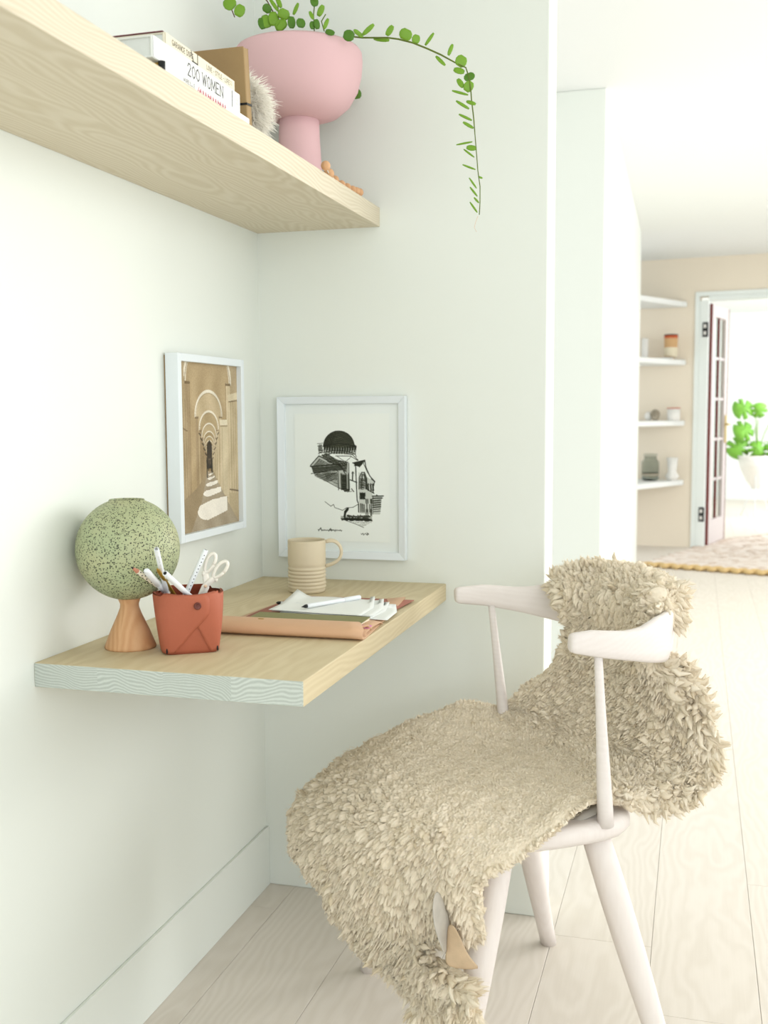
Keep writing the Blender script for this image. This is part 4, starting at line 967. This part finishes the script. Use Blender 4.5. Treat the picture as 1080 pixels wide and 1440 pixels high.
# gentle undulation of the pelt
uu, vv = np.meshgrid(np.linspace(0, 1, NU), np.linspace(0, 1, NV), indexing='ij')
du = np.gradient(T2, axis=0); dv_ = np.gradient(T2, axis=1); NN = np.cross(du, dv_); NN /= np.linalg.norm(NN, axis=2)[..., None]+1e-9
amp = .005*(1-np.exp(-((uu-.5)/.2)**2)*.7)
T2 = T2+NN*(amp*(np.sin(uu*55+3*np.sin(vv*9))*np.sin(vv*17+uu*20)))[..., None]
du = np.gradient(T2, axis=0); dv_ = np.gradient(T2, axis=1); NN = np.cross(du, dv_); AR = np.linalg.norm(NN, axis=2); NN /= AR[..., None]+1e-9
skin = MB().grid(T2.tolist()).build('sheepskin', 'skin_side', solid=.003); tag(skin, 'curly cream sheepskin draped over the white chair, its tail hanging off the front', 'sheepskin')
rs = np.random.RandomState(5)
def samp(N_, wt=None):
    w_ = (AR if wt is None else AR*wt)[:-1, :-1].ravel(); idx = rs.choice(len(w_), N_, p=w_/w_.sum()); i, j = np.divmod(idx, NV-1)
    a, b = rs.rand(N_), rs.rand(N_)
    def bi(T): return T[i, j]*((1-a)*(1-b))[:, None]+T[i+1, j]*(a*(1-b))[:, None]+T[i, j+1]*((1-a)*b)[:, None]+T[i+1, j+1]*(a*b)[:, None]
    n_ = bi(NN); n_ /= np.linalg.norm(n_, axis=1)[:, None]; tu = bi(du); tu /= np.linalg.norm(tu, axis=1)[:, None]; tv = bi(dv_); tv /= np.linalg.norm(tv, axis=1)[:, None]
    return bi(T2), n_, tu, tv, (i+a)/(NU-1), (j+b)/(NV-1)
nR = len(Gw)-1
def style(u, v, n_, tu, tv):
    """lock length, comb direction, stringiness over the pelt"""
    r = u*nR; edge = np.abs(v-.5)*2
    Lk = np.interp(r, [0, 1.5, 3, 5, 7, 8.5, 11, 12, 14, 16, 18], [.024, .020, .016, .015, .012, .0085, .0095, .014, .019, .023, .026])
    Lk = Lk*(1+.25*np.clip(edge-.5, 0, 1)/.5); Lk = Lk*(1+.6*((r > 3.2) & (r < 7.8))*np.clip((v-.55)/.25, 0, 1))
    Lk = np.where((r > 9) & (r < 14.5) & (v > .85), np.minimum(Lk, .015), Lk)
    comb = tv*(np.sign(v-.5)*np.clip(edge-.35, 0, 1)*1.4)[:, None]
    down = np.array([0, 0, -1.0])-n_*(n_[:, 2:3]*-1)
    wdn = np.interp(r, [0, 2, 5, 8, 11, 13, 18], [0, .35, .5, 0, .15, .9, 1.3])
    comb = comb+down*wdn[:, None]-tu*(np.clip(1.8-r, 0, 2)*.5)[:, None]+tu*(np.clip(r-16.5, 0, 2)*.5)[:, None]
    return Lk, comb
# the body of the fleece: one closed bumpy surface of packed curls
def cells(q):
    """distance to nearest and id hash of jittered lattice cells at (n,3) positions q"""
    b = np.floor(q).astype(np.int64); best = np.full(len(q), 9.0); sec = np.full(len(q), 9.0); hid = np.zeros(len(q))
    for a_ in (-1, 0, 1):
        for b_ in (-1, 0, 1):
            for c_ in (-1, 0, 1):
                k = b+np.array([a_, b_, c_]); h = (k[:, 0]*73856093) ^ (k[:, 1]*19349663) ^ (k[:, 2]*83492791)
                j = np.stack([((h*m_) % 65521)/65521.0 for m_ in (9301, 49297, 233280+7)], 1); d_ = np.linalg.norm(k+.5+(j-.5)*.8-q, axis=1)
                nw = d_ < best; sec = np.where(nw, best, np.minimum(sec, d_)); hid = np.where(nw, j[:, 0], hid); best = np.where(nw, d_, best)
    return best, sec, hid
HU, HV = 900, 420
P1 = cr(Gw, np.linspace(0, nR, HU)); P2 = cr(P1.transpose(1, 0, 2), np.linspace(0, 4, HV)).transpose(1, 0, 2)
U2, V2 = np.meshgrid(np.linspace(0, 1, HU), np.linspace(0, 1, HV), indexing='ij'); U2, V2 = U2.ravel(), V2.ravel()
gu, gv_ = np.gradient(P2, axis=0), np.gradient(P2, axis=1); gn = np.cross(gu, gv_); gn /= np.linalg.norm(gn, axis=2)[..., None]
PF, NF_ = P2.reshape(-1, 3), gn.reshape(-1, 3); gtu = (gu/np.linalg.norm(gu, axis=2)[..., None]).reshape(-1, 3); gtv = (gv_/np.linalg.norm(gv_, axis=2)[..., None]).reshape(-1, 3)
rr_ = U2*nR; ed2 = np.abs(V2-.5)*2
cs = np.interp(rr_, [0, 3, 6, 7.5, 9, 11, 12.5, 14, 18], [.017, .014, .013, .010, .0085, .0095, .0145, .0150, .016])*(1+.35*((rr_ > 3.2) & (rr_ < 7.8))*np.clip((V2-.5)/.3, 0, 1))
HH = np.interp(rr_, [0, 3, 6, 7.5, 9, 11, 12.5, 14, 18], [.0150, .0130, .0120, .0085, .0062, .0070, .0130, .0150, .0140])*(1+.5*((rr_ > 3.2) & (rr_ < 7.8))*np.clip((V2-.5)/.3, 0, 1))
base_h = np.interp(rr_, [0, 2, 5, 8, 10.5, 12.5, 15, 18], [.016, .013, .012, .006, .006, .014, .017, .015])
fall = np.sqrt(np.clip(1-np.clip((ed2-.86)/.14, 0, 1)**2, 0, 1))*np.sqrt(np.clip(1-(1-np.clip(rr_/.8, 0, 1))**2, 0, 1))*np.sqrt(np.clip(1-(1-np.clip((nR-rr_)/.8, 0, 1))**2, 0, 1))
wq = PF+.0035*np.stack([np.sin(PF@np.array([310, 170, -220])+k*2) for k in range(3)], 1)+.0016*np.stack([np.sin(PF@np.array([-610, 730, 520])+k*1.3) for k in range(3)], 1)
f1, f2, hid = cells(wq/.0140)
f1b, f2b, hidb = cells(wq[:, [1, 2, 0]]/.0082+3.3)
f1c, f2c, _ = cells(wq/.0046+7.7)
kb = np.clip((cs-.0085)/.006, 0, 1)
def bump_(f1_, f2_, hd): return (1-f1_**2*.9)*(.75+.5*hd)*np.clip((f2_-f1_)/.30, 0, 1)**.5
H_ = HH*(kb*bump_(f1, f2, hid)+(1-kb*.55)*.6*bump_(f1b, f2b, hidb))+.0016*(1-f1c**2)
cl2 = np.sin(PF@np.array([85, 40, 60])+2*np.sin(PF@np.array([-50, 70, 30])))
H_ = (base_h*(1+.22*cl2)+H_)*fall
side_push = gtv*(np.sign(V2-.5)*(1-fall)*.006)[:, None]
VF = PF+NF_*H_[:, None]+side_push
# curls lean with the comb so the clumps overlap like shingles
lean = np.array([0, 0, -1.0])-NF_*(-NF_[:, 2:3]); lean *= np.interp(rr_, [0, 3, 7, 8, 11, 12.5, 18], [.1, .5, .5, .1, .2, .9, 1.1])[:, None]
lean += gtv*(np.sign(V2-.5)*np.clip(ed2-.3, 0, 1)*.8)[:, None]
VF = VF+lean*((H_-base_h*fall)*.8)[:, None]
VF[:, 2] = np.maximum(VF[:, 2], .004); VF[:, 1] = np.minimum(VF[:, 1], -.004)
ii_, jj_ = np.meshgrid(np.arange(HU-1), np.arange(HV-1), indexing='ij'); a_ = (ii_*HV+jj_).ravel(); F_ = np.stack([a_, a_+HV, a_+HV+1, a_+1], 1)
def np_mesh(name, V_, F_, tint_, mat, parent):
    me = bpy.data.meshes.new(name); me.vertices.add(len(V_)); me.vertices.foreach_set('co', V_.astype(np.float32).ravel())
    nf = len(F_); me.loops.add(nf*4); me.loops.foreach_set('vertex_index', F_.astype(np.int32).ravel()); me.polygons.add(nf)
    me.polygons.foreach_set('loop_start', np.arange(nf, dtype=np.int32)*4); me.polygons.foreach_set('loop_total', np.full(nf, 4, np.int32)); me.polygons.foreach_set('use_smooth', np.ones(nf, bool)); me.update()
    ta = me.attributes.new('tint', 'FLOAT', 'POINT'); ta.data.foreach_set('value', tint_.astype(np.float32))
    me.materials.append(MAT[mat]); o = bpy.data.objects.new(name, me); COL.objects.link(o); o.parent = parent; o['kind'] = 'stuff'; return o
np_mesh('fleece', VF, F_, np.clip(.5+.25*(hid-.5)+.2*(hidb-.5), 0, 1), 'wool', skin)
# little crimped fibres lying over the curls
NC = 14000; pi_ = rs.randint(0, len(VF), NC)
VFg = VF.reshape(HU, HV, 3); fu = np.gradient(VFg, axis=0); fv = np.gradient(VFg, axis=1); fn = np.cross(fu, fv); fn /= np.linalg.norm(fn, axis=2)[..., None]+1e-12; fn = fn.reshape(-1, 3)
c0 = VF[pi_]; cn = fn[pi_]; cd = lean[pi_]*.9+np.stack([np.sin(c0@np.array([90, 50, -70])+k*2.1) for k in range(3)], 1)*.7+rs.randn(NC, 3)*.45
cd -= cn*np.sum(cd*cn, axis=1)[:, None]; cd /= np.linalg.norm(cd, axis=1)[:, None]+1e-9; cs_ = np.cross(cd, cn)
t6 = np.linspace(0, 1, 6); fl_ = (.006+.008*rs.rand(NC)); ph_ = rs.rand(NC)*6.28
CP = c0[:, None]+cd[:, None]*(fl_[:, None]*t6)[..., None]+cn[:, None]*((.0006+.0020*rs.rand(NC))[:, None]*np.sin(t6*2.6)+.0002)[..., None]+cs_[:, None]*(.0011*np.sin(ph_[:, None]+t6*7))[..., None]
CP[..., 1] = np.minimum(CP[..., 1], -.004)
hair('wool_crimp', 'wool_fibre', CP, np.array([.00022, .00030, .00032, .0003, .00022, .0001]), skin, tint=rs.rand(NC))
# wool locks
NL = 8000
wtt = np.interp(uu*nR, [0, 2, 4, 7, 8, 11.5, 12.5, 18], [1, .8, .5, .35, .03, .05, .7, 1.4])*(1+1.2*((uu*nR > 3.2) & (uu*nR < 7.8))*np.clip((vv-.55)/.25, 0, 1))
p, n_, tu, tv, u, v = samp(NL, wtt); p = p+n_*(np.interp(u*nR, [0, 2, 5, 8, 10.5, 12.5, 15, 18], [.016, .013, .012, .006, .006, .014, .017, .015])*.8*np.clip((1-np.abs(v-.5)*2)/.15, 0, 1))[:, None]
# extra ring of locks on the rim of the pelt
NE = 3400; s_ = rs.rand(NE); side = rs.randint(0, 4, NE)
ui = np.where(side < 2, s_, np.where(side == 2, 0, 1)); vi = np.where(side == 0, 0, np.where(side == 1, 1, s_))
ui = np.where((side >= 2) & (rs.rand(NE) < .6), np.abs(s_), ui); vi = np.where((side >= 2) & (ui == s_), (side == 2)*1.0, vi)
ii = np.clip((ui*(NU-1)).astype(int), 0, NU-1); jj = np.clip((vi*(NV-1)).astype(int), 0, NV-1)
nz = lambda T: T/(np.linalg.norm(T, axis=1)[:, None]+1e-9)
p = np.concatenate([p, T2[ii, jj]]); n_ = np.concatenate([n_, NN[ii, jj]*.6+nz(dv_[ii, jj])*(np.sign(vi-.5)*.8)[:, None]]); n_ = nz(n_)
tu = np.concatenate([tu, nz(du[ii, jj])]); tv = np.concatenate([tv, nz(dv_[ii, jj])]); u = np.concatenate([u, ui]); v = np.concatenate([v, vi]); NL = len(p)
Lk, comb = style(u, v, n_, tu, tv); r_row = u*nR
Lk = Lk*(.7+.6*rs.rand(NL))
# neighbouring locks share a flow direction
fl1 = np.stack([np.sin(p@np.array([41, 13, 29])+k*2.1)+np.sin(p@np.array([-19, 57, 23])+k) for k in range(3)], 1)*.32
d0 = nz(n_*1.0+comb*1.1+fl1+rs.randn(NL, 3)*.22)
e1 = nz(np.cross(d0, rs.randn(NL, 3))); e2 = np.cross(d0, e1)
K = 7; tt = np.linspace(0, 1, K)
curl = np.interp(r_row, [0, 3, 8, 12, 14, 18], [.30, .6, .9, .7, .35, .25])*(.6+.8*rs.rand(NL)); ph = rs.rand(NL)*6.28; turns = 2.4+2.0*rs.rand(NL)
bend = comb*.55+fl1*.7+rs.randn(NL, 3)*.25
sp3 = p[:, None]-n_[:, None]*.004+d0[:, None]*(Lk[:, None]*tt)[..., None]+bend[:, None]*(Lk[:, None]*(tt**2)*.55)[..., None]
ang = ph[:, None]+turns[:, None]*tt*2.2
sp3 = sp3+(e1[:, None]*np.cos(ang)[..., None]+e2[:, None]*np.sin(ang)[..., None])*(curl[:, None]*Lk[:, None]*.30*tt**.7)[..., None]
rad0 = np.interp(r_row, [0, 2, 4, 7, 8, 10, 11.5, 12.5, 14, 16, 18], [.0060, .0056, .0050, .0044, .0036, .0036, .0044, .0056, .0054, .0050, .0050])*(.6+.6*rs.rand(NL)**1.3)*(1+.35*((r_row > 3.2) & (r_row < 7.8))*np.clip((v-.55)/.25, 0, 1))
# low-frequency clumping: whole patches stand a little prouder than their neighbours
clump = np.sin(p@np.array([150, 60, 95])+2*np.sin(p@np.array([-70, 130, 40])))*np.sin(p@np.array([-60, 160, 110])+1.5*np.sin(p@np.array([120, 30, -90])))
Lk = Lk*(1+.28*clump)
prof_ = np.array([.85, 1.05, 1.18, 1.2, 1.08, .80, .10])
tg = np.gradient(sp3, axis=1); tg /= np.linalg.norm(tg, axis=2)[..., None]+1e-9
a1 = np.cross(tg, e1[:, None]+0*tg); a1 /= np.linalg.norm(a1, axis=2)[..., None]+1e-9; a2 = np.cross(tg, a1)
Q = 7; an = np.arange(Q)*2*PI/Q
lob = 1+.28*np.cos(an[None, :]*3+ph[:, None]) ; flt = .75+.25*rs.rand(NL)
R3 = rad0[:, None]*prof_[None]*(1+.22*np.sin(tt[None]*19+ph[:, None]))
V = sp3[:, :, None]+(a1[:, :, None]*(np.cos(an)[None, :]*lob)[:, None, :, None]+a2[:, :, None]*(np.sin(an)[None, :]*lob*flt[:, None])[:, None, :, None])*R3[:, :, None, None]
# keep wool off the floor and out of the wall
V = V.reshape(-1, 3); V[:, 2] = np.maximum(V[:, 2], .004); V[:, 1] = np.minimum(V[:, 1], -.004)
q = []
for i in range(K-1):
    for j in range(Q): k = (j+1) % Q; q.append((i*Q+j, i*Q+k, (i+1)*Q+k, (i+1)*Q+j))
q = np.array(q); F_ = (q[None]+(np.arange(NL)*K*Q)[:, None, None]).reshape(-1, 4)
tn = np.clip(.5+.22*rs.randn(NL)+.12*fl1[:, 0], 0, 1)
np_mesh('wool_locks', V, F_, np.repeat(tn, K*Q), 'wool', skin)
# fine fibres along each lock
M_ = 4; rep = np.repeat(np.arange(NL), M_); aa = rs.rand(len(rep))*6.28; kk = np.array([0, 1, 2, 3, 4, 5, 6])
off = (a1[rep]*np.cos(aa)[:, None, None]+a2[rep]*np.sin(aa)[:, None, None])*(rad0[rep][:, None]*(np.array([.8, 1.05, 1.15, 1.15, 1.1, 1.0, .9]))[None])[..., None]
FB = sp3[rep]+off+tg[rep]*(Lk[rep][:, None]*(tt**3)*.14*rs.rand(len(rep))[:, None])[..., None]+rs.randn(len(rep), 1, 3)*(tt**2)[None, :, None]*.0014+rs.randn(len(rep), K, 3)*.0005
FB[..., 2] = np.maximum(FB[..., 2], .004); FB[..., 1] = np.minimum(FB[..., 1], -.004)
hair('wool_fibres', 'wool_fibre', FB, np.array([.0003, .0003, .0003, .00028, .00024, .00018, .00008]), skin, tint=tn[rep])
# bare hide where the tail folds back
def depth_pt(u, v, S):
    """point on the sight line through (u, v) at chair-side offset S"""
    d = _fw + _rt*((u-540)/CAM_F) + _up*((720-v)/CAM_F); c = Vector(CAM_LOC)-CO; t_ = (S-c.dot(Sd))/d.dot(Sd); return Vector(CAM_LOC)+d*t_
g1 = [[(611, 1256), (616, 1250), (622, 1262)], [(607, 1275), (616, 1275), (630, 1284)], [(609, 1300), (620, 1300), (634, 1296)], [(615, 1320), (624, 1318), (632, 1308)], [(625, 1344), (627, 1342), (629, 1336)]]
MB().grid([[depth_pt(u_, v_, .262-.012*k) for k, (u_, v_) in enumerate(r_)] for r_ in g1]).build('hide_fold', 'hide', skin, solid=.0025, sub=1, label='bare whitish hide turned outward')
g2 = [[(629, 1300), (636, 1297), (642, 1308)], [(628, 1320), (638, 1318), (648, 1318)], [(627, 1338), (640, 1336), (656, 1338)], [(624, 1352), (644, 1354), (668, 1354)], [(630, 1360), (650, 1364), (680, 1364)]]
MB().grid([[depth_pt(u_, v_, .245+.012*k) for k, (u_, v_) in enumerate(r_)] for r_ in g2]).build('hide_fold', 'suede', skin, solid=.0025, sub=1, label='tan suede inner side of the tail')
g3 = [[(788, 1165), (810, 1158), (830, 1149), (846, 1142), (858, 1134)], [(800, 1150), (815, 1142), (830, 1132), (844, 1124), (854, 1118)]]
MB().grid([[depth_pt(u_, v_, .20-.02*i) for (u_, v_) in r_] for i, r_ in enumerate(g3)]).build('hide_underside', 'hide', skin, solid=.002, label='grey hide underside showing at the seat edge')
